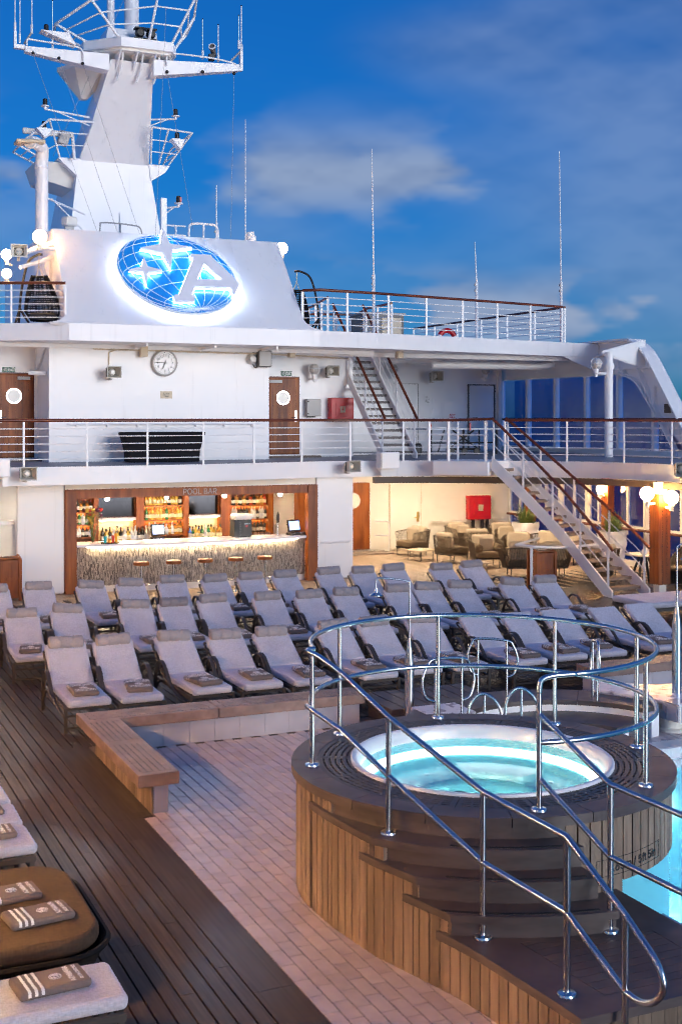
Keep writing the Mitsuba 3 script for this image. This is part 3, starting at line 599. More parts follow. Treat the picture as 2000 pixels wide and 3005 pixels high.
part(part_m, 'plated_door', box(9.15, 9.42, 36.44, 36.48, 8.7, 10.1), 'mat_white')
part(part_m, 'yard_end', J(box(5.77, 6.06, 34.55, 34.7, 14.05, 14.16), box(5.77, 5.84, 34.55, 34.7, 14.05, 14.5)), 'mat_white'); part(part_m, 'yard_end', J(box(12.2, 12.32, 34.55, 34.7, 14.17, 14.25), box(12.25, 12.32, 34.55, 34.7, 14.17, 14.75)), 'mat_white')
part(part_m, 'head_post', lathe([(.11, 14.6), (.11, 18), (0, 18)], 14, 8.62, 35.4), 'mat_white', 40); part(part_m, 'head_post', lathe([(.22, 14.6), (.2, 18), (0, 18)], 16, 9.28, 35.6), 'mat_white', 40)
part(part_m, 'equipment_box', hexa([(8.35, 34.9, 14.6), (9.9, 34.9, 14.6), (9.9, 35.9, 14.6), (8.35, 35.9, 14.6), (8.45, 35.0, 15.08), (9.85, 35.0, 15.08), (9.85, 35.9, 15.08), (8.45, 35.9, 15.08)]), 'mat_white')
def drum(x): return J(mv(lathe([(0, -.13), (.1, -.13), (.13, -.05), (.13, .05), (.1, .13), (0, .13)], 16), x, 34.55, 14.88, rx=90), box(x - .16, x + .16, 34.5, 34.6, 14.70, 14.75), box(x - .15, x + .15, 34.42, 34.68, 14.98, 15.02))
for x in (9.24, 9.56): part(part_m, 'searchlight', drum(x), 'mat_black', 40)
# mast-head railing, flaring outwards
def flared(t, base, top, post_r, rail_r, mids=(.33, .66), name='railing', b='mat_white'):
    base, top = np.array(base, float), np.array(top, float)
    part(t, name + '_top', tube(top, rail_r), b, 40)
    for m in mids: part(t, name + '_wire', tube(base * (1 - m) + top * m, rail_r * .6), b, 40)
    for p, q in zip(base, top): part(t, name + '_post', bar(p, q, post_r), b, 40)
flared(part_m, [(7.8, 35.6, 14.62), (7.85, 35.1, 14.62), (8.55, 34.25, 14.62), (9.42, 34.22, 14.62), (10.1, 34.25, 14.62), (10.33, 34.7, 14.62), (10.33, 35.4, 14.62)],
       [(7.05, 35.6, 14.92), (7.0, 35.15, 15.02), (7.75, 34.0, 15.45), (9.6, 33.8, 15.95), (10.72, 33.85, 15.98), (10.82, 34.5, 15.5), (10.8, 35.2, 15.2)], .04, .038)
part(part_m, 'yard_rail', tube(smooth_path([(6.1, 34.5, 14.13), (6.12, 34.5, 14.3), (6.4, 34.5, 14.3), (7.1, 34.45, 14.26), (7.55, 34.42, 14.2), (7.62, 34.4, 13.9)], 5), .026), 'mat_white', 40)
part(part_m, 'yard_rail', tube(smooth_path([(9.98, 34.4, 14.0), (10.0, 34.4, 14.28), (10.2, 34.42, 14.38), (11.2, 34.46, 14.40), (11.9, 34.5, 14.36), (12.1, 34.5, 14.3)], 5), .026), 'mat_white', 40)
for x, z in ((6.25, 13.93), (6.95, 13.87), (7.6, 13.80)): part(part_m, 'halyard_block', mv(ball(.045), x, 34.42, z), 'mat_black', True)
for x, z in ((10.0, 13.84), (11.05, 13.96), (12.0, 14.02)): part(part_m, 'halyard_block', mv(ball(.05), x, 34.42, z), 'mat_black', True)
for a, b in (((6.25, 34.42, 13.9), (7.75, 33.0, 8.75)), ((6.95, 34.42, 13.85), (8.3, 33, 8.75)), ((7.6, 34.42, 13.8), (8.9, 33, 8.75)), ((9.85, 34.0, 15.5), (9.25, 33.0, 8.7)), ((10.0, 34.42, 13.8), (10.45, 33.4, 9.2)), ((12.0, 34.42, 14.0), (11.55, 33.4, 9.1)), ((9.0, 34.8, 16.2), (7.2, 36.5, 11.6))):
    part(part_m, 'halyard', bar(a, b, .0055, 5), 'mat_grey')
for x, y0, z0, z1, r in ((5.80, 34.6, 14.5, 15.6, .022), (5.93, 34.6, 14.2, 15.4, .02), (6.25, 34.6, 14.5, 15.9, .022), (6.81, 34.6, 14.15, 15.46, .02), (11.11, 34.6, 14.38, 15.52, .02), (11.58, 34.6, 14.34, 15.42, .022), (12.21, 34.6, 14.8, 15.77, .02), (12.29, 34.6, 14.7, 16.06, .025)):
    k = part(part_m, 'whip_antenna', J(bar((x, y0, z0), (x, y0, z1), r * .72, 6), bar((x, y0, z0), (x, y0, z0 + .25), r * 1.6, 6)), 'mat_white', 40); part(k, 'tip', bar((x, y0, z1), (x, y0, z1 + .03), r, 6), 'mat_black')
part(part_m, 'bent_strut', J(bar((6.25, 34.6, 14.55), (6.05, 34.6, 14.2), .03), bar((12.27, 34.6, 14.75), (11.95, 34.6, 14.4), .03)), 'mat_grey', 40)
cm = part(part_m, 'camera', mv(lathe([(0, -.22), (.07, -.22), (.085, .1), (.1, .1), (.1, .18), (.08, .18), (.08, .15), (0, .15)], 16), 11.42, 34.6, 14.66, rx=62, rz=-28), 'mat_dark_grey', 40); part(cm, 'lens_ring', mv(lathe([(.075, .181), (.105, .181), (.105, .15)], 20), 11.42, 34.6, 14.66, rx=62, rz=-28), 'mat_white', 40)
part(cm, 'mount', box(11.3, 11.45, 34.55, 34.68, 14.36, 14.55), 'mat_black')
def navlamp(x, y, z, arm, label=None, red=False):
    k = part(part_m, 'signal_lamp', J(lathe([(0, z + .19), (.05, z + .19), (.065, z + .16), (.07, z + .02), (.085, z), (0, z)], 14, x, y)), 'mat_black', 40)
    part(k, 'base', lathe([(0, z - .005), (.12, z - .005), (.12, z - .03), (.04, z - .04), (.03, z - .12), (0, z - .12)], 14, x, y), 'mat_white', 40)
    if arm: part(k, 'arm', J(bar((x, y, z - .10), (arm[0], y + .3, z - .14), .028), bar((x + (arm[0] - x) * .25, y + .05, z - .12), (arm[0], y + .3, z - .38), .02)), 'mat_white', 40)
    if red: part(k, 'lens', box(x + .02, x + .066, y - .073, y - .04, z + .03, z + .15), 'mat_red')
navlamp(6.78, 35.5, 12.80, (8.1,)); navlamp(10.57, 35.5, 12.89, (9.7,)); navlamp(6.74, 35.45, 12.15, None); navlamp(10.60, 35.45, 12.2, None); navlamp(10.03, 33.4, 9.96, (9.6,), red=True); navlamp(6.62, 34.5, 14.58, None)
part(part_m, 'lamp_shelf', prism_y([(6.45, 14.56), (7.2, 14.56), (7.4, 14.25)], 34.3, 34.7), 'mat_white'); part(part_m, 'lamp_shelf', prism_y([(6.5, 12.12), (6.96, 12.12), (6.75, 11.85)], 35.3, 35.6), 'mat_white'); part(part_m, 'lamp_shelf', prism_y([(10.4, 12.17), (10.8, 12.17), (10.66, 11.88)], 35.3, 35.6), 'mat_white')
part(part_m, 'lamp_stand', J(box(9.53, 9.68, 33.35, 33.5, 8.6, 10.06)), 'mat_white')
flared(part_m, [(7.95, 36.3, 11.6), (7.35, 36.3, 11.55), (6.95, 36.6, 11.5), (6.8, 37.2, 11.48)], [(8.1, 35.3, 12.42), (6.86, 35.3, 12.38), (6.1, 35.7, 11.66), (6.05, 36.4, 11.6)], .03, .03)
flared(part_m, [(10.05, 36.3, 11.6), (10.3, 36.3, 11.6), (10.6, 36.3, 11.6), (10.6, 37.2, 11.6)], [(9.8, 35.3, 12.44), (10.3, 35.3, 12.42), (11.02, 35.3, 12.38), (10.7, 36.4, 12.1)], .028, .03)
part(part_m, 'radar_scanner', mv(rbox(1.45, .12, .17, .04, 2), 7.0, 36.2, 12.2), 'mat_cream', 40); part(part_m, 'radar_gearbox', mv(rbox(.30, .3, .38, .04, 2), 7.42, 36.1, 12.05, ry=18), 'mat_grey', 40); part(part_m, 'radar_post', bar((7.75, 36.2, 11.5), (7.7, 36.2, 12.2), .05), 'mat_white', 40)
part(part_m, 'vent_pipe', J(lathe([(.17, 8.6), (.17, 10.6), (.19, 10.62), (.19, 10.66), (.17, 10.68), (.17, 10.9)], 18, 6.31, 33.5), tube(smooth_path([(6.31, 33.5, 10.85), (6.3, 33.4, 11.12), (6.1, 33.2, 11.22), (5.9, 33.0, 11.18)], 5), .17, 14)), 'mat_white', 40)
part(part_m, 'vent_cowl', mv(rbox(.75, .5, .10, .04, 2), 5.92, 33.1, 11.2, ry=-3), 'mat_beige', 40)
part(part_m, 'pipe_bracket', J(bar((6.45, 33.5, 9.85), (8.0, 36, 9.9), .03), bar((6.6, 33.6, 9.85), (8.0, 36, 9.4), .022)), 'mat_white', 40)
def whip(x, y, z0, z1, label, r=.022, kink=.3, dx=0.0):
    t = thing('antenna', label, 'antenna'); zk = z0 + kink
    part(t, 'mount', bar((x, y, z0), (x, y, zk), r * 1.35), 'mat_white', 40); part(t, 'whip', tube([(x, y, zk), (x + dx, y, z1)], [r * .8, r * .4], 6), 'mat_white', 40)
    for q in (.12, .28): part(t, 'clamp', box(x - .06, x + .02, y - .03, y + .03, zk - q, zk - q + .06), 'mat_grey')
whip(11.16, 33.5, 8.6, 10.56, 'shorter white whip antenna on the deckhouse roof, right of the mast foot', .026, .9)
whip(12.02, 33.5, 8.4, 12.49, 'tall thin white whip antenna at the right end of the deckhouse roof', .022, .7)
t = thing('roof_frame', 'low white tubular frame on the deckhouse roof, right of the emblem top', 'frame')
part(t, 'hoop', tube(smooth_path([(10.36, 33.5, 8.6), (10.36, 33.5, 9.25), (10.45, 33.5, 9.42), (10.8, 33.5, 9.44), (11.1, 33.5, 9.42), (11.2, 33.5, 9.25), (11.2, 33.5, 8.6)], 5), .035), 'mat_white', 40); part(t, 'leg', bar((10.78, 33.5, 8.6), (10.78, 33.5, 9.42), .03), 'mat_white', 40)
t = thing('tee_aerial', 'small white H-shaped aerial on the deckhouse roof, between mast foot and frame', 'aerial')
part(t, 'post', bar((9.98, 33.5, 8.6), (9.98, 33.5, 9.36), .025), 'mat_white', 40)
for z in (9.34, 9.08): part(t, 'crossbar', bar((9.7, 33.5, z), (10.26, 33.5, z), .025), 'mat_white', 40)
t = thing('roof_lamp', 'small white floodlight on a bracket at the right of the deckhouse roof', 'floodlight')
part(t, 'housing', mv(lathe([(0, .32), (.1, .30), (.15, .12), (.13, 0), (0, 0)], 12), 12.2, 33.5, 9.0, ry=-8), 'mat_white', 40); part(t, 'bracket', box(12.1, 12.3, 33.4, 33.6, 8.6, 9.02), 'mat_grey')
t = thing('roof_projector', 'white projector lamp on the deckhouse roof, left of the mast foot', 'projector lamp')
part(t, 'housing', mv(rbox(.34, .3, .26, .05, 2), 7.02, 33.4, 9.25, rz=20), 'mat_cream', 40); part(t, 'bracket', J(box(6.9, 7.14, 33.35, 33.5, 8.6, 9.12), bar((6.6, 33.4, 8.7), (6.95, 33.4, 9.1), .02)), 'mat_grey')
t = thing('roof_handrail', 'low grey handrail hoop in front of the mast foot', 'handrail')
part(t, 'hoop', tube(smooth_path([(7.75, 33.0, 8.6), (7.75, 33.0, 9.1), (7.85, 33.0, 9.22), (8.6, 33.0, 9.2), (8.86, 33.0, 9.1), (8.9, 33.0, 8.6)], 5), .02), 'mat_grey', 40); part(t, 'post', bar((8.3, 33, 8.6), (8.3, 33, 9.2), .02), 'mat_grey', 40)

# ---------------------------------------------------------------- illuminated emblem
em = thing('lit_emblem', 'large backlit blue globe emblem with two white stars and letter A', 'emblem')
ec, eax, eang = (8.875, 1.583), (1.49, 1.315), 159.5
disc = affinity.translate(affinity.rotate(affinity.scale(Point(0, 0).buffer(1, 64), *eax), eang, origin=(0, 0)), *ec)
part(em, 'disc', on_panel(prism(disc, .15, .21)), 'mat_sign_blue', 30)
part(em, 'edge_band', on_panel(prism(disc.buffer(.014).difference(disc.buffer(-.006)), .14, .216)), 'mat_sign_line')
glowring = disc.buffer(.02).difference(disc.buffer(-.20))
part(em, 'halo_lamp', on_panel(mv(prism(glowring, .10, .105))), 'mat_white', emitter=glow((.93, .97, 1.0), 6))
# globe lines
def e2(u, v):
    t = math.radians(eang); a, b = u * eax[0], v * eax[1]; return (ec[0] + a * math.cos(t) - b * math.sin(t), ec[1] + a * math.sin(t) + b * math.cos(t))
Rg = trimesh.transformations.euler_matrix(math.radians(-24), math.radians(14), math.radians(-152))[:3, :3]
def globe_line(fn):
    out, cur = [], []
    for s in np.linspace(0, 2 * np.pi, 120):
        p = Rg @ np.array(fn(s))
        if p[2] > .02: cur.append((*e2(p[0] * .985, p[1] * .985), .213))
        elif cur: out.append(cur); cur = []
    if cur: out.append(cur)
    for c in out:
        if len(c) > 3: part(em, 'globe_line', on_panel(tube(c, .0085, 5)), 'mat_sign_line')
for lat in (-54, -36, -18, 0, 18, 36, 54): globe_line(lambda s: (math.cos(math.radians(lat)) * math.cos(s), math.sin(math.radians(lat)), math.cos(math.radians(lat)) * math.sin(s)))
for lon in range(0, 180, 20): globe_line(lambda s: (math.cos(s) * math.cos(math.radians(lon)), math.sin(s), math.cos(s) * math.sin(math.radians(lon))))
LA = Polygon([(9.28, 2.14), (9.82, 2.14), (9.82, 2.06), (10.215, 1.438), (10.345, 1.154), (10.138, 0.769), (10.068, 1.025), (9.169, 1.015), (9.033, 0.72), (9.1, 0.69), (9.06, 0.52), (8.576, 0.505), (8.59, 0.68), (8.708, 0.711), (9.335, 2.015), (9.28, 2.03)], [[(9.563, 1.832), (9.913, 1.286), (9.273, 1.253)]])
ST1 = Polygon([(8.727, 3.05), (8.818, 2.469), (9.366, 2.397), (8.835, 2.258), (8.685, 1.6), (8.555, 2.121), (8.04, 2.272), (8.563, 2.441)])
ST2 = Polygon([(8.058, 1.932), (8.103, 1.616), (8.438, 1.519), (8.069, 1.42), (7.972, 1.01), (7.962, 1.421), (7.633, 1.491), (7.944, 1.597)])
for nme, pg in (('letter', LA), ('star', ST1), ('star', ST2)):
    part(em, nme, on_panel(prism(pg, .30, .37)), 'mat_sign_letter')
    part(em, nme + '_backlight', on_panel(prism(pg.buffer(.015), .262, .266)), 'mat_white', emitter=glow((.80, .97, 1.0), 5))
    c = pg.buffer(-.05)
    part(em, nme + '_spacer', on_panel(prism(c if c.area > .01 else pg.buffer(-.02), .2105, .262)), 'mat_sign_blue')

# ---------------------------------------------------------------- railings
def railing(t, path, z0, h, spacing, wires=5, wood='mat_handrail', post_r=.022, first=0.0, ends=True, lean=0.0):
    ls = LineString(path); n = max(1, round((ls.length - first) / spacing)); xs = [first + i * (ls.length - first) / n for i in range(n + 1)]
    P3 = [(*q, z0 + h) for q in path]
    part(t, 'handrail', tube(P3, .036, 10), wood, 40)
    for i in range(1, wires + 1): part(t, 'wire', tube([(*q, z0 + h * i / (wires + 1) * .985) for q in path], .0125, 6), 'mat_white', 40)
    for s in xs:
        q = ls.interpolate(s); part(t, 'post', box(q.x - post_r, q.x + post_r, q.y - .012, q.y + .012, z0 - .02, z0 + h - .03), 'mat_white')
in2 = LineString(edge2).offset_curve(-.06)
c2 = np.array(in2.coords)
if c2[0][0] > c2[-1][0]: c2 = c2[::-1]
left_part = [tuple(q) for q in c2 if q[1] > 26.4 and q[0] < 15.5]; right_part = [tuple(q) for q in c2 if q[0] > 16.3 and q[1] > 16]
r2 = thing('deck_railing', 'white wire railing with dark wooden handrail along the upper deck edge, above the bar', 'railing'); railing(r2, left_part, Z2, 1.01, 1.32)
r2b = thing('deck_railing', 'white wire railing with dark wooden handrail on the right, beyond the big staircase', 'railing'); railing(r2b, right_part, Z2, 1.01, 1.5)
r3 = thing('deck_railing', 'white railing with dark handrail on the top deck, right of the emblem', 'railing')
railing(r3, [(12.0, 29.2), (12.35, 28.87), (14, 29.07), (17, 29.67), (20.6, 30.42)], Z3, 1.03, 1.24, post_r=.03)
r3 = thing('deck_railing', 'white railing on the top deck, by the black hanging chair at the left', 'railing')
railing(r3, [(6.0, 28.98), (5.6, 29.1), (4.3, 29.72), (0, 30.45)], Z3 - .02, .95, 1.2, post_r=.02)
r3 = thing('deck_railing', 'far white railing along the ship side of the top deck, seen through the nearer one', 'railing')
railing(r3, [(20.75, 30.5), (20.75, 40)], Z3, 1.03, 1.5, post_r=.03)
r3 = thing('deck_railing', 'white railing round the stairwell opening on the top deck, left length', 'railing')
railing(r3, [(13.3, 30.6), (14.0, 33.4), (14.05, 36.0), (16.7, 35.2)], Z3, 1.03, 1.1, post_r=.03)
r3 = thing('deck_railing', 'white railing round the stairwell opening on the top deck, right length', 'railing')
railing(r3, [(15.6, 31.4), (15.7, 33.2), (16.6, 36.4)], Z3, 1.03, 1.1, post_r=.03)
for lab, x, y, z0, z1 in (('tall white whip antenna rising above the left part of the top deck railing', 14.85, 31.0, 6.2, 11.4), ('short white whip antenna rising behind the middle of the top deck railing', 18.33, 31.4, 6.2, 9.1), ('tallest white whip antenna, at the right end of the top deck railing', 20.62, 30.5, 6.2, 11.75)):
    whip(x, y, z0, z1, lab, .032, 1.75, -.06)
t = thing('deck_locker', 'brown-grey storage locker on the top deck behind the railing', 'locker'); part(t, 'body', box(16.0, 17.3, 34.0, 35.0, 6.2, 7.15), 'mat_dark_grey'); part(t, 'lid', mv(rbox(1.4, 1.1, .06, .02, 2), 16.65, 34.5, 7.18), 'mat_grey', 40); part(t, 'door', box(16.55, 17.2, 33.97, 34.0, 6.3, 7.05), 'mat_beige')
t = thing('lifebuoy', 'red and white lifebuoy standing on the top deck by the railing', 'lifebuoy')
a = np.linspace(0, 2 * np.pi, 33)[:-1]
part(t, 'ring', tube([(17.25 + .25 * math.cos(s), 31.2, 6.25 + .25 * math.sin(s)) for s in a], .075, 10, True), 'mat_red', True)
for s in (.3, 2.8, 4.0, 5.6): part(t, 'band', tube([(17.25 + .25 * math.cos(s + d), 31.2, 6.25 + .25 * math.sin(s + d)) for d in (-.10, 0, .10)], .078, 10), 'mat_white', 40)
# ---------------------------------------------------------------- right side: windscreen, arch and column
ws = thing('glass_windscreen', 'tall tinted glass windscreen in white frames along the right side of the upper deck', 'windscreen')
yb = [26.4, 28.0, 29.6, 31.2, 32.8, 34.4, 36.0, 37.6]
for a, b in zip(yb[:-1], yb[1:]):
    zt = 5.25 if a > 29 else (5.25 if a > 28.9 else (4.95 if a > 27.5 else 3.9))
    poly = [(a + .06, 3.12), (b - .06, 3.12), (b - .06, 5.25), (a + .06, 5.25)] if a > 29 else ([(a + .06, 3.12), (b - .06, 3.12), (b - .06, 5.22), (29.2, 5.18), (28.5, 4.80), (a + .06, 4.35)] if a > 27.5 else [(26.75, 3.12), (b - .06, 3.12), (b - .06, 4.2)])
    Yz = np.array(poly); m = trimesh.creation.triangulate_polygon(Polygon(poly), engine='earcut') if False else None
    pm = Polygon(poly); v, f = trimesh.creation.triangulate_polygon(pm, engine='earcut'); part(ws, 'pane', (np.c_[np.full(len(v), 22.02), v], f), 'mat_glass_tint')
for y in yb[1:]: part(ws, 'mullion', box(21.93, 22.10, y - .055, y + .055, 2.95, 5.35 if y > 29 else 4.9), 'mat_white')
part(ws, 'sill', box(21.9, 22.12, 26.3, 38, 2.95, 3.11), 'mat_white'); part(ws, 'header', box(21.9, 22.12, 29.3, 38, 5.26, 5.4), 'mat_white')
part(ws, 'top_plate', box(21.93, 22.10, 29.6, 40, 5.402, 5.798), 'mat_white_steel')
part(ws, 'grab_rail', tube([(21.78, 26.6, 3.98), (21.78, 37, 3.98)], .035), 'mat_handrail', 40)
for y in np.arange(27, 36, 1.1): part(ws, 'rail_bracket', box(21.78, 21.95, y - .02, y + .16, 3.90, 3.935), 'mat_white')
ar = thing('side_arch', 'white steel arch sweeping down from the top deck to the ship side at the right', 'arch')
outer = [(32.2, 6.24), (29.2, 6.24), (28.75, 6.17), (28.35, 5.95), (28.0, 5.62), (26.9, 4.2), (26.3, 3.4), (26.0, 2.95)]
lamplit_zone_ = [(26.9, 2.95), (27.5, 3.74), (28.48, 4.84), (28.8, 5.08), (29.25, 5.24), (30.0, 5.4), (32.2, 5.4)]
part(ar, 'web', prism_x(outer + lamplit_zone_, 22.03, 22.12), 'mat_white_steel')
oc = LineString(smooth_path(outer, 4)).buffer(.025, cap_style=2); part(ar, 'outer_flange', prism_x(oc, 21.72, 22.16), 'mat_white', 30)
ic = LineString(smooth_path(lamplit_zone_, 4)).buffer(.022, cap_style=2); part(ar, 'inner_flange', prism_x(ic, 21.84, 22.14), 'mat_white', 30)
part(ar, 'stiffener', prism_x(LineString([(32, 5.83), (28.5, 5.86)]).buffer(.02, cap_style=2), 21.86, 22.03), 'mat_white'); part(ar, 'stiffener', prism_x(LineString([(32, 5.42), (27.85, 5.42)]).buffer(.02, cap_style=2), 21.86, 22.03), 'mat_white')
part(ar, 'stiffener', prism_x(LineString([(28.95, 5.85), (28.2, 4.72), (27.0, 3.1)]).buffer(.02, cap_style=2), 21.86, 22.03), 'mat_white')
part(ar, 'corner_plate', hexa([(20.6, 30.4, 5.8), (22.0, 30.65, 5.38), (22.0, 30.72, 5.38), (20.6, 30.47, 5.8), (20.6, 30.4, 6.2), (22.0, 30.65, 6.2), (22.0, 30.72, 6.2), (20.6, 30.47, 6.2)]), 'mat_white_steel')
part(ar, 'rib', hexa([(20.35, 28.2, 5.75), (20.65, 28.2, 5.75), (22.0, 28.4, 5.4), (21.9, 28.4, 5.4), (20.42, 28.2, 5.85), (20.6, 28.2, 5.85), (22.0, 28.4, 6.2), (21.9, 28.4, 6.2)]), 'mat_white')
part(ar, 'notice', box(22.0, 22.03, 27.35, 27.6, 4.15, 4.4), 'mat_soffit'); part(ar, 'notice', box(22.0, 22.03, 27.05, 27.28, 4.15, 4.4), 'mat_dark_grey')
t = thing('deck_column', 'white round steel column with a caged lamp, right side of the upper deck', 'column')
part(t, 'shaft', lathe([(.115, 2.95), (.115, 5.8)], 16, 20.5, 28.05), 'mat_white', 40); part(t, 'collar', lathe([(.14, 5.35), (.15, 5.42), (.14, 5.5)], 16, 20.5, 28.05), 'mat_white', 40)
def caged(t, x, y, z, wallx, wally):
    part(t, 'globe', ball(.15, x, y, z + .06, 3), 'mat_lamp_glass', True)
    part(t, 'cage', J(*[tube([(x + .165 * math.cos(a) * math.cos(b), y + .165 * math.sin(a) * math.cos(b), z + .06 + .165 * math.sin(b)) for b in np.linspace(-1.2, 1.2, 8)], .008, 5) for a in np.arange(6) * math.pi / 3], tube([(x + .17 * math.cos(a), y + .17 * math.sin(a), z + .07) for a in np.linspace(0, 2 * np.pi, 17)[:-1]], .01, 5, True)), 'mat_white', 40)
    part(t, 'holder', lathe([(0, z - .08), (.075, z - .08), (.07, z - .2), (.04, z - .22), (.04, z - .3), (0, z - .3)], 12, x, y), 'mat_white', 40); part(t, 'arm', bar((x, y, z - .2), (wallx, wally, z - .2), .035), 'mat_white', 40)
t2 = thing('caged_lamp', 'unlit white caged lamp on the white column at the right', 'lamp'); caged(t2, 20.05, 28.0, 5.42, 20.4, 28.04)
for lab, x, y, z, wy in (('unlit caged bulkhead lamp above the grey box, left of the horn', 13.21, 31.3, 5.28, 31.6), ('unlit caged bulkhead lamp in shade behind the stair rails', 17.6, 35.3, 5.5, 35.6), ('unlit caged bulkhead lamp above the white door', 20.95, 35.3, 5.52, 35.6)):
    t2 = thing('caged_lamp', lab, 'lamp'); caged(t2, x, y, z, x, wy)

# ---------------------------------------------------------------- doors and fittings of the upper deck
def wood_door(x0, y, z0, label, handle_right, w=.86, h=2.08, lit=1.0):
    t = thing('wooden_door', label, 'door')
    lf = part(t, 'leaf', mv(rbox(w, .06, h, .03, 2), x0 + w / 2, y - .03, z0 + h / 2), 'mat_mahogany', 40)
    for i in range(5): part(lf, 'groove', box(x0 + .09 + i * (w - .2) / 4, x0 + .094 + i * (w - .2) / 4, y - .063, y - .0601, z0 + .08, z0 + h - .2), 'mat_black')
    cxx, cz = x0 + w * .45, z0 + h * .735
    part(t, 'porthole_rim', mv(lathe([(.155, 0), (.155, .025), (.195, .025), (.205, .0)], 32), cxx, y - .06, cz, rx=90), 'mat_chrome', 40)
    part(t, 'porthole_glass', mv(lathe([(0, .008), (.156, .008)], 32), cxx, y - .06, cz, rx=90), 'mat_lamp_glass', emitter=glow((1, .86, .58), lit))
    hx = x0 + w - .10 if handle_right else x0 + .06
    hd = part(t, 'handle_plate', box(hx - .03, hx + .03, y - .07, y - .0605, z0 + .88, z0 + 1.18), 'mat_chrome'); part(hd, 'lever', bar((hx, y - .10, z0 + 1.0), (hx - .13 if handle_right else hx + .13, y - .10, z0 + 1.0), .012), 'mat_chrome', 40)
    part(t, 'door_closer', box(x0 + w * .55, x0 + w * .9, y - .12, y - .061, z0 + h - .15, z0 + h - .07) if not handle_right else box(x0, x0 + w * .4, y - .12, y - .061, z0 + h - .15, z0 + h - .07), 'mat_grey')
    part(t, 'frame', J(box(x0 - .03, x0, y - .02, y + .002, z0, z0 + h + .03), box(x0 + w, x0 + w + .03, y - .02, y + .002, z0, z0 + h + .03), box(x0, x0 + w, y - .02, y + .002, z0 + h, z0 + h + .03)), 'mat_handrail')
    part(t, 'sill', box(x0 - .12, x0 + w + .45, y - .55, y - .06, z0 - .10, z0 - .03), 'mat_stair_wood')
wood_door(4.87, 31.595, 3.03, 'wooden door with a round lit porthole, at the left edge of the upper deck', False)
wood_door(12.0, 31.595, 3.03, 'wooden door with a round lit porthole, left of the red hose cabinet on the upper deck', True)
def exit_sign(x, y, z, label):
    t = thing('exit_sign', label, 'sign'); part(t, 'plate', box(x, x + .31, y - .02, y, z, z + .125), 'mat_green_sign')
    part(t, 'lettering', mv(meshkit.text_mesh('EXIT', .062, .002, True), x + .125, y - .0205, z + .03, rx=90), 'mat_white'); part(t, 'divider', box(x + .105, x + .11, y - .022, y - .02, z + .01, z + .115), 'mat_white')
    man = J(mv(ball(.012, s=1), x + .062, y - .02, z + .098), bar((x + .058, y - .022, z + .088), (x + .05, y - .022, z + .055), .009, 5), bar((x + .05, y - .022, z + .055), (x + .075, y - .022, z + .04), .007, 5), bar((x + .05, y - .022, z + .055), (x + .03, y - .022, z + .025), .007, 5), bar((x + .057, y - .022, z + .085), (x + .082, y - .022, z + .07), .006, 5), bar((x + .057, y - .022, z + .085), (x + .03, y - .022, z + .068), .006, 5))
    part(t, 'running_figure', man, 'mat_white')
exit_sign(4.99, 31.598, 5.145, 'green EXIT sign above the left wooden door'); exit_sign(12.36, 31.598, 5.16, 'green EXIT sign above the wooden door beside the red cabinet')
def horn(x, y, z, label, yaw=0, bsd='mat_horn', size=.36):
    t = thing('horn_loudspeaker', label, 'loudspeaker'); s = size; R = lambda m: mv(m, x, y, z, rz=yaw)
    def fr(w0, h0, y0, w1, h1, y1): return [(-w0, y0, -h0), (w0, y0, -h0), (w0, y0, h0), (-w0, y0, h0), (-w1, y1, -h1), (w1, y1, -h1), (w1, y1, h1), (-w1, y1, h1)]
    o = fr(s * .5, s * .40, -s * .55, s * .22, s * .2, s * .45); i = fr(s * .44, s * .34, -s * .55, s * .2, s * .18, s * .2)
    V = np.array(o + i); f = []
    for k in range(4): j = (k + 1) % 4; f += [[k, j, 4 + j], [k, 4 + j, 4 + k], [8 + k, 12 + j, 8 + j], [8 + k, 12 + k, 12 + j], [k, 8 + j, j], [k, 8 + k, 8 + j]]
    f += [[4, 5, 6], [4, 6, 7]]
    part(t, 'horn', R(trimesh.Trimesh(V, f, process=False)), bsd)
    part(t, 'throat', R(mv(rbox(s * .8, .02, s * .62, .004, 1), 0, -s * .02, 0)), 'mat_horn_dark'); part(t, 'driver', R(mv(lathe([(0, .16 * s), (.12 * s, .16 * s), (.22 * s, .05 * s), (.23 * s, 0), (0, 0)], 20), 0, -s * .05, 0, rx=90)), 'mat_lamp_glass', 40)
    part(t, 'bracket', R(J(box(-.02, .02, s * .1, s * .62, -s * .52, -s * .45), box(-.03, .03, s * .45, s * .62, -s * .5, s * .2))), bsd)
horn(7.3, 29.88, 5.12, 'beige horn loudspeaker on the wall left of the clock', 6); horn(13.68, 31.3, 5.30, 'beige horn loudspeaker above the red cabinet, right of the caged lamp', 6); horn(19.0, 35.2, 5.35, 'beige horn loudspeaker in shade, above the white locker panels', 4, size=.40)
horn(4.78, 27.1, 2.83, 'grey horn loudspeaker on the deck edge above the left end of the bar', 4); horn(12.75, 27.95, 2.83, 'grey horn loudspeaker on the deck edge beside the white box loudspeaker', 12); horn(18.45, 22.55, 2.86, 'dark horn loudspeaker at the right edge of the deck fascia', -20, size=.40)
t = thing('box_loudspeaker', 'white rectangular box loudspeaker on the deck edge above the lounge entrance', 'loudspeaker')
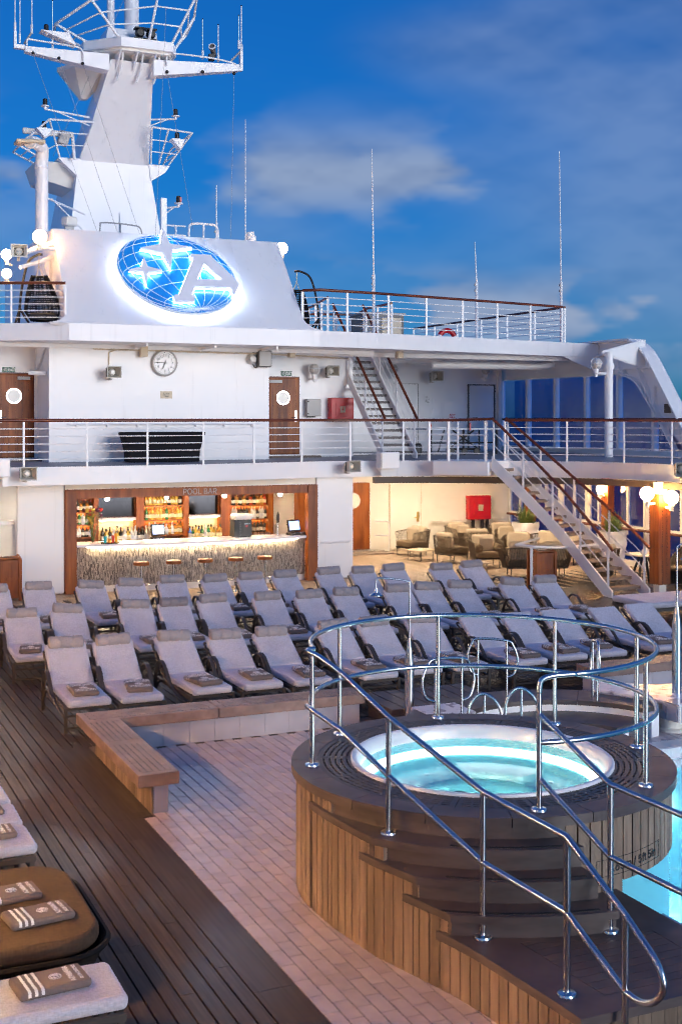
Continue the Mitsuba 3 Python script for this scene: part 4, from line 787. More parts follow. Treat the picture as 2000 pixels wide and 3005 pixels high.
part(t, 'body', mv(rbox(.56, .26, .42, .03, 2), 13.75, 27.9, 2.96, rz=12), 'mat_white', 40); part(t, 'grille', mv(rbox(.50, .01, .36, .004, 1), 13.72, 27.768, 2.96, rz=12), 'mat_lamp_glass'); part(t, 'bracket', mv(hexa([(-.2, -.05, -.12), (.2, -.05, -.12), (.1, .2, -.12), (-.1, .2, -.12), (-.25, -.1, .12), (.25, -.1, .12), (.2, .2, .12), (-.2, .2, .12)]), 13.8, 28.0, 2.68), 'mat_white')
t = thing('box_loudspeaker', 'white box loudspeaker on the deck edge, cut by the left picture edge', 'loudspeaker'); part(t, 'body', mv(rbox(.3, .26, .40, .03, 2), 4.3, 27.25, 2.95), 'mat_white', 40); part(t, 'bracket', box(4.3, 4.42, 27.2, 27.4, 2.55, 2.75), 'mat_white')
ck = thing('wall_clock', 'large round grey clock on the white wall, showing a quarter to seven', 'clock')
part(ck, 'case', mv(lathe([(0, 0), (.33, 0), (.335, .04), (.325, .09), (.30, .10), (.285, .085)], 48), 8.69, 30.19, 5.38, rx=90), 'mat_grey', 40)
part(ck, 'dial', mv(lathe([(0, .08), (.286, .08)], 48), 8.69, 30.19, 5.38, rx=90), 'mat_white')
yc = 30.108
for i in range(60):
    a = math.radians(6 * i); r0 = .245 if i % 5 else .238; part(ck, 'mark', mv(box(-.003 if i % 5 else -.006, .003 if i % 5 else .006, -.002, .0, r0, .272), 8.69, yc, 5.38, ry=6 * i), 'mat_black')
for i in range(1, 13):
    m = meshkit.text_mesh(str(i), .055, .002, True); m.apply_translation((-m.bounds[1][0] / 2, -.0275, 0)); a = math.radians(30 * i)
    part(ck, 'numeral', mv(m, 8.69 + .19 * math.sin(a), yc, 5.38 + .19 * math.cos(a), rx=90), 'mat_black')
part(ck, 'minute_hand', mv(box(-.009, .009, -.006, -.002, -.06, .23), 8.69, yc, 5.38, ry=273), 'mat_black'); part(ck, 'hour_hand', mv(box(-.013, .013, -.011, -.007, -.06, .155), 8.69, yc, 5.38, ry=202), 'mat_black')
def plaque(name, x0, x1, y, z0, z1, b, label, lines, cat_='plaque', th=.012):
    t = thing(name, label, cat_); part(t, 'plate', box(x0, x1, y - th, y, z0, z1), b)
    for i, (s, hgt) in enumerate(lines):
        m = meshkit.text_mesh(s, hgt, .002, True); w = m.bounds[1][0]; sc = min(1, (x1 - x0) * .86 / w); m.apply_scale((sc, sc, 1)); m.apply_translation((-(m.bounds[1][0]) / 2, 0, 0))
        zz = z1 - (z1 - z0) * (i + 1) / (len(lines) + 1) - hgt / 2; part(t, 'lettering', mv(m, (x0 + x1) / 2, y - th - .0005, zz, rx=90), 'mat_dark_grey')
plaque('notice_plate', 8.60, 8.90, 30.2, 4.50, 4.68, 'mat_beige', 'small beige notice plate below the clock', [('IN CASE OF', .02), ('FIRE', .02), ('EXIT', .02)][:0])
t = labels and 'notice_plate'
for i, w in enumerate((.16, .19, .13)): part('notice_plate', 'text_line', box(8.75 - w / 2, 8.75 + w / 2, 30.186, 30.188, 4.625 - i * .045, 4.64 - i * .045), 'mat_dark_grey')
def hose_cabinet(x, y, z, w, h, label, letter, post=False):
    t = thing('hose_cabinet', label, 'cabinet'); part(t, 'case', mv(rbox(w, .24, h, .02, 2), x + w / 2, y - .13, z + h / 2), 'mat_red', 40)
    for k_, (m, o) in enumerate(((.20, .006), (.27, .012), (.33, .018))): 
        a, b, c, d = x + w * m, x + w * (1 - m), z + h * m, z + h * (1 - m); part(t, 'door_panel', mv(rbox(b - a, .02, d - c, .006, 1), (a + b) / 2, y - .25 - o * .5, (c + d) / 2), 'mat_red', 30)
    part(t, 'label_plate', box(x + w * .39, x + w * .61, y - .272, y - .268, z + h * .37, z + h * .63), 'mat_cushion_cream')
    if letter:
        m = meshkit.text_mesh(letter, .10, .003, True); m.apply_translation((-m.bounds[1][0] / 2, 0, 0)); part(t, 'letter', mv(m, x + w / 2, y - .2725, z + h / 2 - .05, rx=90), 'mat_red')
    if post:
        for q in (.2, .62, .85): part(t, 'leg', box(x + w * q, x + w * q + .08, y - .16, y - .08, z - .4, z), 'mat_black')
hose_cabinet(13.73, 31.598, 3.93, .68, .64, 'red fire hose cabinet marked F on the upper deck wall', 'F')
hose_cabinet(19.45, 33.998, .86, .78, .74, 'red fire hose cabinet on black legs on the lounge wall', None, True)
t = thing('grey_cabinet', 'small grey electrical cabinet between the wooden door and the red cabinet', 'cabinet'); part(t, 'case', mv(rbox(.42, .18, .47, .015, 2), 13.25, 31.5, 4.30), 'mat_grey', 40); part(t, 'latch', J(box(13.06, 13.09, 31.39, 31.41, 4.12, 4.15), box(13.06, 13.09, 31.39, 31.41, 4.45, 4.48)), 'mat_black')
part(t, 'gland', box(13.1, 13.3, 31.45, 31.55, 4.03, 4.065), 'mat_black')
t = thing('junction_box', 'grey junction box with round lamp, high on the wall right of the clock', 'junction box'); part(t, 'box', mv(rbox(.36, .2, .42, .02, 2), 11.30, 30.09, 5.53), 'mat_dark_grey', 40); part(t, 'lid', mv(rbox(.32, .02, .38, .008, 1), 11.30, 29.985, 5.53), 'mat_grey', 30)
part(t, 'round_lamp', mv(lathe([(0, .2), (.08, .19), (.125, .1), (.13, 0), (0, 0)], 20), 10.98, 30.19, 5.52, rx=90), 'mat_lamp_glass', 40); part(t, 'cable', J(tube(smooth_path([(11.02, 30.15, 5.40), (11.04, 30.1, 5.32), (11.1, 30.1, 5.30), (11.14, 30.1, 5.36)], 4), .013, 6), tube(smooth_path([(11.05, 30.15, 5.62), (11.02, 30.1, 5.72), (11.1, 30.1, 5.75), (11.2, 30.1, 5.74)], 4), .013, 6)), 'mat_black', 40)
part(S, 'pipe_stub', J(box(8.05, 8.22, 29.95, 30.15, 5.52, 5.8), box(12.1, 12.25, 30.3, 30.5, 5.6, 5.8), box(15.1, 15.25, 30.0, 30.2, 5.62, 5.8)), 'mat_beige')
part(S, 'door_closer', J(bar((5.45, 30.6, 5.10), (5.85, 30.5, 5.10), .05)), 'mat_white', 40)
t = thing('white_door', 'white steel door with chrome lever at the right end of the upper deck wall', 'door'); part(t, 'leaf', mv(rbox(.92, .05, 2.1, .02, 2), 20.95, 35.58, 4.03), 'mat_white', 40); part(t, 'frame', J(box(20.44, 20.475, 35.55, 35.598, 2.98, 5.12), box(21.425, 21.46, 35.55, 35.598, 2.98, 5.12), box(20.475, 21.425, 35.55, 35.598, 5.09, 5.12)), 'mat_dark_grey'); part(t, 'lever', bar((20.6, 35.5, 4.03), (20.75, 35.5, 4.03), .015), 'mat_chrome', 40)
t = thing('locker_door', 'flush white door behind the stairs on the upper deck', 'door'); part(t, 'leaf', box(17.75, 18.6, 35.575, 35.597, 2.98, 5.1), 'mat_white'); part(t, 'frame', J(box(18.602, 18.625, 35.56, 35.598, 2.98, 5.12), box(17.75, 18.602, 35.56, 35.598, 5.1, 5.12)), 'mat_grey')
plaque('notice_board', 18.85, 19.05, 35.6, 4.45, 4.8, 'mat_white', 'small white paper notice on the wall beside the horn', [], 'notice'); part('notice_board', 'text_line', J(*[box(18.88, 19.02 - .03 * (i % 3), 35.585, 35.587, 4.5 + i * .04, 4.515 + i * .04) for i in range(6)]), 'mat_grey')
part('deckhouse', 'warning_stencil', J(*[box(19.75 + .02 * (i % 2), 20.0 - .02 * (i % 3), 35.597, 35.6, 3.96 + i * .055, 3.985 + i * .055) for i in range(4)]), 'mat_red')
for bb in ((19.15, 19.16, 35.593, 35.6, 4.2, 5.8), (19.15, 20.0, 35.592, 35.6, 4.19, 4.2), (21.55, 21.66, 35.5, 35.6, 2.95, 5.8)): part('deckhouse', 'wall_seam', box(*bb), 'mat_white')
# cloth-covered table
t = thing('covered_table', 'long table under a tight black stretch cloth by the upper deck wall', 'table')
def cover(x0, x1, y0, y1, z0, z1):
    V, f = [], []; n = 9; m = 8
    for i in range(n):
        s = i / (n - 1); pinch = 1 - .14 * (1 - (1 - s) ** 2.6) if False else 1 - .13 * (1 - s ** .35) * 1.0
        k = 1 - .135 * (1 - s ** 2.2)
        zx = z0 + (z1 - z0) * s; cxm, cym = (x0 + x1) / 2, (y0 + y1) / 2
        for a, b in ((-1, -1), (0, -1 + .0), (1, -1), (1, 1), (0, 1), (-1, 1)):
            sag = .10 * math.sin(math.pi * min(1, s)) if a == 0 else 0
            V.append((cxm + a * (x1 - x0) / 2 * k, cym + b * (y1 - y0) / 2 * (k - sag), zx))
    for i in range(n - 1):
        for j in range(6): q = (j + 1) % 6; f += [[i * 6 + j, i * 6 + q, i * 6 + 6 + q], [i * 6 + j, i * 6 + 6 + q, i * 6 + 6 + j]]
    e = (n - 1) * 6; f += [[e, e + 1, e + 2], [e, e + 2, e + 3], [e, e + 3, e + 4], [e, e + 4, e + 5]]
    return trimesh.Trimesh(V, f, process=False)
part(t, 'cloth', cover(7.42, 9.38, 29.0, 29.7, 2.96, 3.62), 'mat_black_cloth', 40); part(t, 'top', mv(rbox(1.97, .72, .06, .02, 2), 8.4, 29.35, 3.645), 'mat_black_cloth', 40)
# table-tennis table
t = thing('folding_games_table', 'dark table-tennis table on a wheeled folding frame behind the upper railing', 'table')
part(t, 'top', box(16.6, 19.3, 31.2, 32.6, 3.68, 3.715), 'mat_coping'); part(t, 'edge_line', J(box(16.6, 19.3, 31.196, 31.2, 3.69, 3.714), box(16.6, 19.3, 31.2, 31.23, 3.7155, 3.7165)), 'mat_white')
for x in (16.85, 19.0): part(t, 'leg', J(bar((x, 31.4, 2.97), (x, 31.4, 3.68), .025), bar((x, 32.4, 2.97), (x, 32.4, 3.68), .025)), 'mat_black', 40)
part(t, 'folding_frame', J(bar((17.5, 31.5, 3.15), (18.3, 31.5, 3.66), .025), bar((18.4, 31.5, 3.15), (17.6, 31.5, 3.66), .025), bar((16.9, 31.6, 3.3), (19.0, 31.6, 3.3), .02), bar((17.4, 31.5, 3.12), (18.5, 31.5, 3.12), .03), bar((17.95, 31.5, 3.1), (17.95, 31.5, 3.68), .035), bar((17.1, 31.45, 3.05), (17.3, 31.45, 3.68), .02)), 'mat_black', 40)
for x in (17.55, 17.95, 18.35): part(t, 'wheel', mv(lathe([(0, -.025), (.085, -.025), (.095, 0), (.085, .025), (0, .025)], 16), x, 31.45, 3.055, rx=90), 'mat_black', 40)
part(t, 'net_post', J(box(17.93, 17.97, 31.1, 31.14, 3.66, 3.88), box(16.7, 16.75, 31.2, 31.25, 3.7, 3.86)), 'mat_red')
t = thing('black_bag', 'small black case standing at the left leg of the games table', 'case'); part(t, 'body', mv(rbox(.34, .25, .34, .08, 3), 16.35, 31.4, 3.13), 'mat_black', True)
# hanging egg chairs
def egg_chair(x, y, z, rz, label):
    t = thing('hanging_chair', label, 'hanging chair'); ca, sa = math.cos(math.radians(rz)), math.sin(math.radians(rz))
    W = lambda p: np.array([(x + q[0] * ca - q[1] * sa, y + q[0] * sa + q[1] * ca, z + q[2]) for q in np.atleast_2d(p)])
    part(t, 'stand', J(tube(W(smooth_path([(-.45, .35, .02), (-.42, .35, .5), (-.36, .33, 1.0), (-.22, .25, 1.55), (0, .1, 1.72), (.12, 0, 1.72)], 6)), .03, 8), bar(W((-.42, .35, .45))[0], W((-.15, .1, .02))[0], .028), bar(W((-.42, .35, .45))[0], W((-.5, -.1, .02))[0], .028)), 'mat_black', 40)
    part(t, 'chain', J(bar(W((.05, 0, 1.70))[0], W((.05, 0, 1.45))[0], .012, 6), bar(W((.05, 0, 1.46))[0], W((-.02, .05, 1.18))[0], .010, 6), bar(W((.05, 0, 1.46))[0], W((.16, -.02, 1.18))[0], .010, 6)), 'mat_beige', 40)
    def surf(v, a):                                            # basket, open towards -y
        r = np.interp(v, [0, .15, .4, .7, .92, 1], [.20, .30, .42, .42, .33, .24]); zz = .18 + 1.0 * (1 - v)
        r = np.interp(v, [0, .12, .45, .8, 1], [.18, .24, .36, .43, .30]); zz = 1.20 - v * 1.05
        return (.06 + v * .10 + r * math.cos(a), r * .8 * math.sin(a) + .02, zz)
    strands = []
    A0, A1 = -.35, math.pi + .35
    R_ = random.Random(5)
    for v in np.linspace(0, 1, 22): strands.append(tube(W([surf(v, a) for a in np.linspace(A0, A1, 15)]), .0155, 4))
    for k_ in range(26):
        a0 = A0 + (A1 - A0) * k_ / 25; d = R_.uniform(-.5, .5)
        strands.append(tube(W([surf(v, min(max(a0 + d * (v - .5), A0), A1)) for v in np.linspace(0, 1, 12)]), .0145, 4))
    part(t, 'basket', J(*strands), 'mat_wicker'); part(t, 'rim', tube(W([surf(v, A0) for v in np.linspace(0, 1, 12)] + [surf(1, a) for a in np.linspace(A0, A1, 12)] + [surf(v, A1) for v in np.linspace(1, 0, 12)] + [surf(0, a) for a in np.linspace(A1, A0, 8)]), .028, 6), 'mat_wicker', 40)
    part(t, 'seat_cushion', mv(rbox(.62, .5, .14, .06, 3), *W((.15, .02, .24))[0], rz=rz), 'mat_black', True)
egg_chair(5.58, 30.25, 6.2, -14, 'black wicker hanging egg chair on a curved stand behind the left top deck railing')
egg_chair(12.62, 31.0, 6.2, 190, 'black wicker hanging egg chair half hidden by the right edge of the sloping front')

# ---------------------------------------------------------------- lit globe lamps
def globe(x, y, z, label, k, r=.19, ax=0, ay=.3, name='globe_lamp'):
    t = thing(name, label, 'lamp'); part(t, 'globe', ball(r, x, y, z, 3), 'mat_lamp_glass', True, emitter=glow(WARM, k))
    part(t, 'holder', lathe([(0, z - r * .9), (r * .42, z - r * .9), (r * .40, z - r * 1.3), (r * .3, z - r * 1.35), (r * .3, z - r * 1.9), (0, z - r * 1.9)], 14, x, y), 'mat_cream', 40)
    part(t, 'arm', bar((x, y, z - r * 1.5), (x + ax, y + ay, z - r * 1.5), .03), 'mat_cream', 40)
globe(5.64, 30.2, 8.34, 'lit globe lamp at the top left corner of the sloping front', 42, .17, .45, .2)
globe(4.93, 30.6, 7.93, 'lit globe lamp behind the horn at the left edge of the picture', 42, .13, .2, .5)
globe(4.9, 30.4, 7.45, 'lowest lit globe lamp at the left edge, above the hanging chair', 42, .12, .2, .5)
globe(12.30, 31.4, 8.58, 'lit globe lamp at the top right corner of the sloping front', 42, .165, -.4, .1)
horn(5.05, 29.6, 7.88, 'cream horn loudspeaker in front of the lit globe lamps at the left edge', -8, 'mat_cream', .38); part(S, 'lamp_bracket', J(bar((5.2, 30.1, 7.9), (6.1, 30.6, 8.3), .06), bar((5.2, 30.3, 7.6), (6.1, 30.8, 7.95), .05)), 'mat_white', 40)

# ---------------------------------------------------------------- stairs
def stair(t, L, Rt, n, zs, th_plate, treadb, wood='mat_handrail', mids=2, pn=4, rail_h=.92):
    """L, Rt: plan paths (functions of s in 0..1 from foot to head) of the two stringers"""
    z0, z1 = zs
    for side, fn, o in (('l', L, -1), ('r', Rt, 1)):
        s = np.linspace(0, 1, 15); V, f = [], []
        for q in s:
            p = np.array(fn(q)); z = z0 + (z1 - z0) * q; d = np.array(Rt(q)) - np.array(L(q)); d = d / np.linalg.norm(d) * .02
            lo = max(z - .20, z0); V += [(p[0] - d[0], p[1] - d[1], lo), (p[0] + d[0], p[1] + d[1], lo), (p[0] + d[0], p[1] + d[1], z + .14), (p[0] - d[0], p[1] - d[1], z + .14)]
        for i in range(14):
            for j in range(4): k = (j + 1) % 4; f += [[i * 4 + j, i * 4 + k, i * 4 + 4 + k], [i * 4 + j, i * 4 + 4 + k, i * 4 + 4 + j]]
        f += [[0, 2, 1], [0, 3, 2], [56, 57, 58], [56, 58, 59]]
        m = trimesh.Trimesh(V, f, process=False); m.fix_normals(); part(t, 'stringer', m, 'mat_white')
        ss_ = np.linspace(.04, .985, pn)
        top = [(*fn(q), z0 + (z1 - z0) * q + .14 + rail_h) for q in np.linspace(0.0, 1, 16)]
        part(t, 'handrail', tube(top, .036, 10), wood, 40)
        for m_ in range(1, mids + 1): part(t, 'wire', tube([(*fn(q), z0 + (z1 - z0) * q + .14 + rail_h * m_ / (mids + 1)) for q in np.linspace(.03, 1, 14)], .013, 6), 'mat_white', 40)
        for q in ss_: p = fn(q); z = z0 + (z1 - z0) * q; part(t, 'post', bar((*p, z), (*p, z + .10 + rail_h), .026), 'mat_white', 40)
    for i in range(1, n + 1):
        q = i / (n + 1) if True else 0; z = z0 + (z1 - z0) * q; a, b = np.array(L(q)), np.array(Rt(q)); a2, b2 = np.array(L(min(q + .062, 1.0))), np.array(Rt(min(q + .062, 1.0)))
        d = (b - a) / np.linalg.norm(b - a) * .022; a, a2, b, b2 = a + d, a2 + d, b - d, b2 - d
        if q + .062 > 1: a2 = a2 + (a - np.array(L(q - .05))) * .6; b2 = b2 + (b - np.array(Rt(q - .05))) * .6
        part(t, 'tread', hexa([(*a, z - .065), (*b, z - .065), (*b2, z - .065), (*a2, z - .065), (*a, z), (*b, z), (*b2, z), (*a2, z)]), treadb)
def Lm(q): return tuple(np.array([np.interp(q, [0, .07, .44, .9, 1], [16.90, 16.88, 16.62, 15.9, 15.72]), np.interp(q, [0, .07, .44, .9, 1], [22.98, 23.25, 24.55, 25.9, 26.2])]))
def Rm(q):
    a = math.radians(np.interp(q, [0, .1, .45, .9, 1], [3, 6, 26, 38, 40])); p = Lm(q); return (p[0] + 1.06 * math.cos(a), p[1] + 1.06 * math.sin(a))
t = thing('main_staircase', 'open white steel staircase with wooden treads from the pool deck up to the upper deck', 'staircase')
stair(t, Lm, Rm, 15, (0, Z2), .04, 'mat_stair_wood', pn=5)
part(t, 'landing', prism([(14.7, 27.3), (15.6, 26.2), (16.6, 26.75), (16.7, 27.6), (15.4, 28.3)], 2.62, Z2 + .006), 'mat_white')
part(t, 'gate_post', J(box(14.6, 14.66, 27.35, 27.41, Z2, 3.93), box(14.95, 15.01, 27.0, 27.06, Z2, 3.93), box(15.62, 15.68, 26.35, 26.41, Z2, 3.95)), 'mat_white')
part(t, 'landing_rail', J(tube([(14.63, 27.38, 3.96), (14.98, 27.03, 3.96), (15.7, 26.22, 3.99)], .034)), 'mat_handrail', 40); part(t, 'landing_wire', J(*[tube([(14.63, 27.38, z), (14.98, 27.03, z), (15.68, 26.3, z)], .012) for z in (3.15, 3.35, 3.6)]), 'mat_white', 40)
t = thing('upper_staircase', 'open steel staircase with dark treads leading from the upper deck to the top deck', 'staircase')
stair(t, lambda q: (14.33 , 29.25 + 3.35 * q), lambda q: (15.27, 29.25 + 3.35 * q), 16, (Z2, Z3), .04, 'mat_rim', pn=4)
# ---------------------------------------------------------------- pool bar
pb = thing('pool_bar', 'pool bar set into the white bulkhead, framed in red-brown wood with a patterned counter front', 'bar')
part(pb, 'post', mv(rbox(.26, .22, 2.37, .01, 2), 6.03, 28.60, 1.185), 'mat_mahogany', 40); part(pb, 'post', mv(rbox(.26, .22, 2.37, .01, 2), 11.99, 28.60, 1.185), 'mat_mahogany', 40)
part(pb, 'header', box(6.162, 11.858, 28.52, 28.68, 2.17, 2.37), 'mat_mahogany')
lt = meshkit.text_mesh('POOL BAR', .135, .02); part(pb, 'lettering', mv(lt.apply_scale((.92, 1, 1)), 8.66, 28.518, 2.205, rx=90), 'mat_grey', label='metal letters reading POOL BAR')
cf = [(x, 28.58 - .36 * (1 - ((x - 9.0) / 2.86) ** 2)) for x in np.linspace(6.165, 11.855, 25)]
part(pb, 'counter_top', prism(cf + [(11.855, 29.25), (6.165, 29.25)], 1.05, 1.11), 'mat_shell', label='white curved counter top')
ci = [(x, y + .14) for x, y in cf]
part(pb, 'counter_front', prism(ci + [(11.855, 28.85), (6.165, 28.85)], .15, 1.049), 'mat_mosaic', label='counter front of narrow grey and brown upright mosaic strips')
part(pb, 'plinth', prism([(x, y + .16) for x, y in cf] + [(11.855, 28.85), (6.165, 28.85)], 0, .149), 'mat_cream')
part(pb, 'light_strip', prism(LineString([(x, y + .05) for x, y in cf[1:-1]]).buffer(.012, cap_style=2), 1.035, 1.046), 'mat_cream', emitter=glow((1.0, .78, .44), 48))
part(pb, 'back_wall', box(5.95, 12.05, 31.3, 31.36, 0, 2.545), 'mat_mahogany'); part(pb, 'side_wall', box(5.92, 5.98, 28.75, 31.3, 0, 2.545), 'mat_mahogany'); part(pb, 'side_wall', box(12.95, 13.01, 28.91, 31.3, 0, 2.545), 'mat_cream')
part(pb, 'ceiling', box(5.98, 12.945, 28.72, 31.3, 2.50, 2.547), 'mat_cream'); part(pb, 'back_counter', box(6.1, 11.9, 30.75, 31.3, .86, .92), 'mat_dark_grey'); part(pb, 'cupboard', box(6.1, 11.9, 30.8, 31.3, 0, .86), 'mat_mahogany')
part(pb, 'pale_panel', box(11.86, 12.62, 31.24, 31.3, .9, 2.5), 'mat_shell')
for x0, x1 in ((7.12, 7.24), (8.20, 8.40), (9.44, 9.58), (10.44, 10.72), (11.76, 11.90), (12.60, 12.95)): part(pb, 'upright', box(x0, x1, 30.98, 31.3, .92, 2.5), 'mat_mahogany')
shelf_units = [(6.42, 7.12, (1.05, 1.36, 1.68)), (8.40, 9.44, (1.04, 1.42, 1.79)), (10.72, 11.76, (1.0, 1.36, 1.73))]
for x0, x1, zz in shelf_units:
    for z in zz: part(pb, 'shelf', box(x0, x1, 31.0, 31.3, z - .035, z), 'mat_mahogany')
    part(pb, 'shelf_back', box(x0, x1, 31.285, 31.299, .92, 2.5), 'mat_mahogany')
    for z in zz[1:]: part(pb, 'shelf_light', box(x0 + .04, x1 - .04, 31.24, 31.262, z - .048, z - .036), 'mat_cream', emitter=glow((1, .68, .26), 32))
for x0, x1 in ((7.24, 8.20), (9.58, 10.44)):
    part(pb, 'mirror', box(x0, x1, 31.22, 31.25, 1.52, 2.42), 'mat_mirror', label='dark mirror panel'); part(pb, 'mirror_shelf', box(x0, x1, 31.02, 31.3, 1.44, 1.50), 'mat_shell'); part(pb, 'niche_back', box(x0, x1, 31.28, 31.299, .92, 1.44), 'mat_beige')
    part(pb, 'niche_light', box(x0 + .05, x1 - .05, 31.1, 31.16, 1.425, 1.439), 'mat_cream', emitter=glow((1, .72, .30), 13))
for i, x in enumerate((6.96, 8.39, 9.84, 11.29)):
    t = thing('bar_spotlight', f'bright ceiling spotlight in the pool bar, {["leftmost", "second from the left", "third from the left", "rightmost"][i]}', 'spotlight')
    part(t, 'bulb', ball(.055, x, 28.93, 2.125), 'mat_lamp_glass', True, emitter=glow((1, .80, .52), 520)); part(t, 'can', lathe([(.03, 2.5), (.03, 2.25), (.075, 2.25), (.075, 2.17), (.06, 2.17), (.06, 2.24)], 14, x, 28.93), 'mat_dark_grey', 40)
# bottles
BP = {'wine': [(0, 0), (.037, 0), (.038, .01), (.038, .17), (.034, .20), (.016, .235), (.0135, .25), (.0135, .295), (.015, .30), (0, .30)],
      'spirit': [(0, 0), (.042, 0), (.043, .01), (.043, .15), (.038, .18), (.018, .205), (.015, .22), (.015, .255), (.018, .26), (.018, .285), (0, .285)],
      'squat': [(0, 0), (.05, 0), (.052, .012), (.052, .11), (.04, .15), (.018, .175), (.016, .21), (.022, .212), (.022, .24), (0, .24)],
      'beer': [(0, 0), (.031, 0), (.032, .01), (.032, .13), (.026, .16), (.014, .19), (.013, .225), (.016, .23), (0, .235)]}
COL = {'green': ((.02, .14, .04), (.75, .72, .55)), 'amber': ((.40, .17, .02), (.80, .70, .42)), 'dark': ((.012, .012, .010), (.80, .78, .70)), 'clear': ((.62, .62, .58), (.78, .80, .82)), 'gold': ((.62, .40, .06), (.75, .66, .40)), 'red': ((.40, .04, .02), (.8, .7, .5)), 'blue': ((.05, .12, .40), (.8, .8, .8))}
bcache = {}
def bottle_ply(kind, col):
    if (kind, col) not in bcache:
        pr = np.array(BP[kind]); z = np.unique(np.concatenate([pr[:, 1], [.045, .0451, .125, .1251, pr[-1, 1] - .05]]))
        prof = [(0, 0)] + [(float(np.interp(q, pr[1:-1, 1], pr[1:-1, 0])), float(q)) for q in z if q <= pr[-2, 1]] + [(0, pr[-1, 1])]
        m = lathe(prof, 10); c = np.tile(np.array(COL[col][0]), (len(m.vertices), 1)); zz = m.vertices[:, 2]; r = np.hypot(m.vertices[:, 0], m.vertices[:, 1])
        c[(zz > .045) & (zz < .1251) & (r > .02)] = COL[col][1]; c[zz > pr[-1, 1] - .045] = {'dark': (.10, .02, .02), 'clear': (.5, .5, .5)}.get(col, (.05, .04, .03)); c = np.clip(c, 0, 1)
        bcache[kind, col] = mikit.ply(m, 'mat_bottle', True, color=c)
    return bcache[kind, col]
def bottle_row(x0, x1, y, z, n, kinds, cols, label, group, rows=1, sc=1.0):
    for r in range(rows):
        for i in range(n):
            k, c = rng.choice(kinds), rng.choice(cols); t = thing('bottle', f'{c} {k} bottle {label}, {ORD[i]}' + ('' if rows == 1 else (' of the front line' if r == 0 else ' of the back line')), 'bottle', group); s = sc * rng.uniform(.92, 1.08)
            scene[t] = {**bottle_ply(k, c), 'to_world': T().translate([x0 + (x1 - x0) * (i + .5 + .25 * (r % 2)) / n, y + r * .09, z]).rotate([0, 0, 1], rng.uniform(0, 360)).scale(s)}
bottle_row(6.45, 7.10, 31.08, 1.68, 8, ['spirit', 'squat'], ['dark', 'amber', 'dark'], 'on the top shelf at the left bar end', 'bottles on the left top shelf', sc=1.1)
bottle_row(6.45, 7.10, 31.08, 1.36, 7, ['spirit', 'wine'], ['green', 'clear', 'green'], 'on the middle shelf at the left bar end', 'bottles on the left middle shelf', sc=1.1)
bottle_row(6.45, 7.10, 31.08, 1.05, 7, ['spirit', 'squat'], ['clear', 'dark', 'amber'], 'on the lowest shelf behind the flower vase', 'bottles on the left lowest shelf')
bottle_row(8.44, 9.42, 31.08, 1.79, 10, ['spirit', 'squat'], ['amber', 'dark', 'gold'], 'on the top shelf of the middle unit', 'bottles on the middle top shelf', sc=1.1)
bottle_row(8.44, 9.42, 31.06, 1.42, 13, ['spirit', 'wine'], ['gold', 'amber', 'green', 'gold'], 'on the second shelf of the middle unit', 'bottles on the middle second shelf', sc=1.15)
bottle_row(8.44, 9.42, 31.06, 1.04, 13, ['spirit', 'squat'], ['clear', 'amber', 'clear'], 'on the lowest shelf of the middle unit', 'bottles on the middle lowest shelf', sc=1.1)
bottle_row(10.76, 11.74, 31.08, 1.73, 10, ['spirit', 'squat'], ['amber', 'dark', 'red'], 'on the top shelf of the right unit', 'bottles on the right top shelf', sc=1.1)
bottle_row(10.76, 11.74, 31.06, 1.36, 13, ['spirit', 'wine'], ['dark', 'clear', 'amber'], 'on the second shelf of the right unit', 'bottles on the right second shelf', sc=1.12)
bottle_row(10.78, 11.72, 31.06, 1.0, 10, ['wine'], ['dark'], 'on the lowest shelf of the right unit', 'wine bottles on the right lowest shelf', sc=1.12)
bottle_row(7.26, 8.55, 30.84, .92, 14, ['spirit', 'wine', 'squat'], ['clear', 'dark', 'clear', 'gold', 'dark'], 'under the left mirror', 'bottles under the left mirror', 2, 1.25)
bottle_row(9.52, 10.42, 30.84, .92, 11, ['beer', 'spirit'], ['green', 'gold', 'amber', 'gold', 'clear', 'green', 'blue'], 'under the right mirror', 'bottles under the right mirror', 2, 1.15)
gg = lathe([(.036, .11), (.034, .002), (0, .0)], 12); glass_ply = mikit.ply(gg, 'mat_glass_clear', True)
for r in range(2):
    for i in range(9):
        t = thing('drinking_glass', f'empty glass beside the coffee machine, {ORD[i]} of the ' + ('front' if r == 0 else 'back') + ' line', 'glass', 'glasses beside the coffee machine'); scene[t] = {**glass_ply, 'to_world': T().translate([10.95 + i * .10, 30.82 + r * .1, .92])}
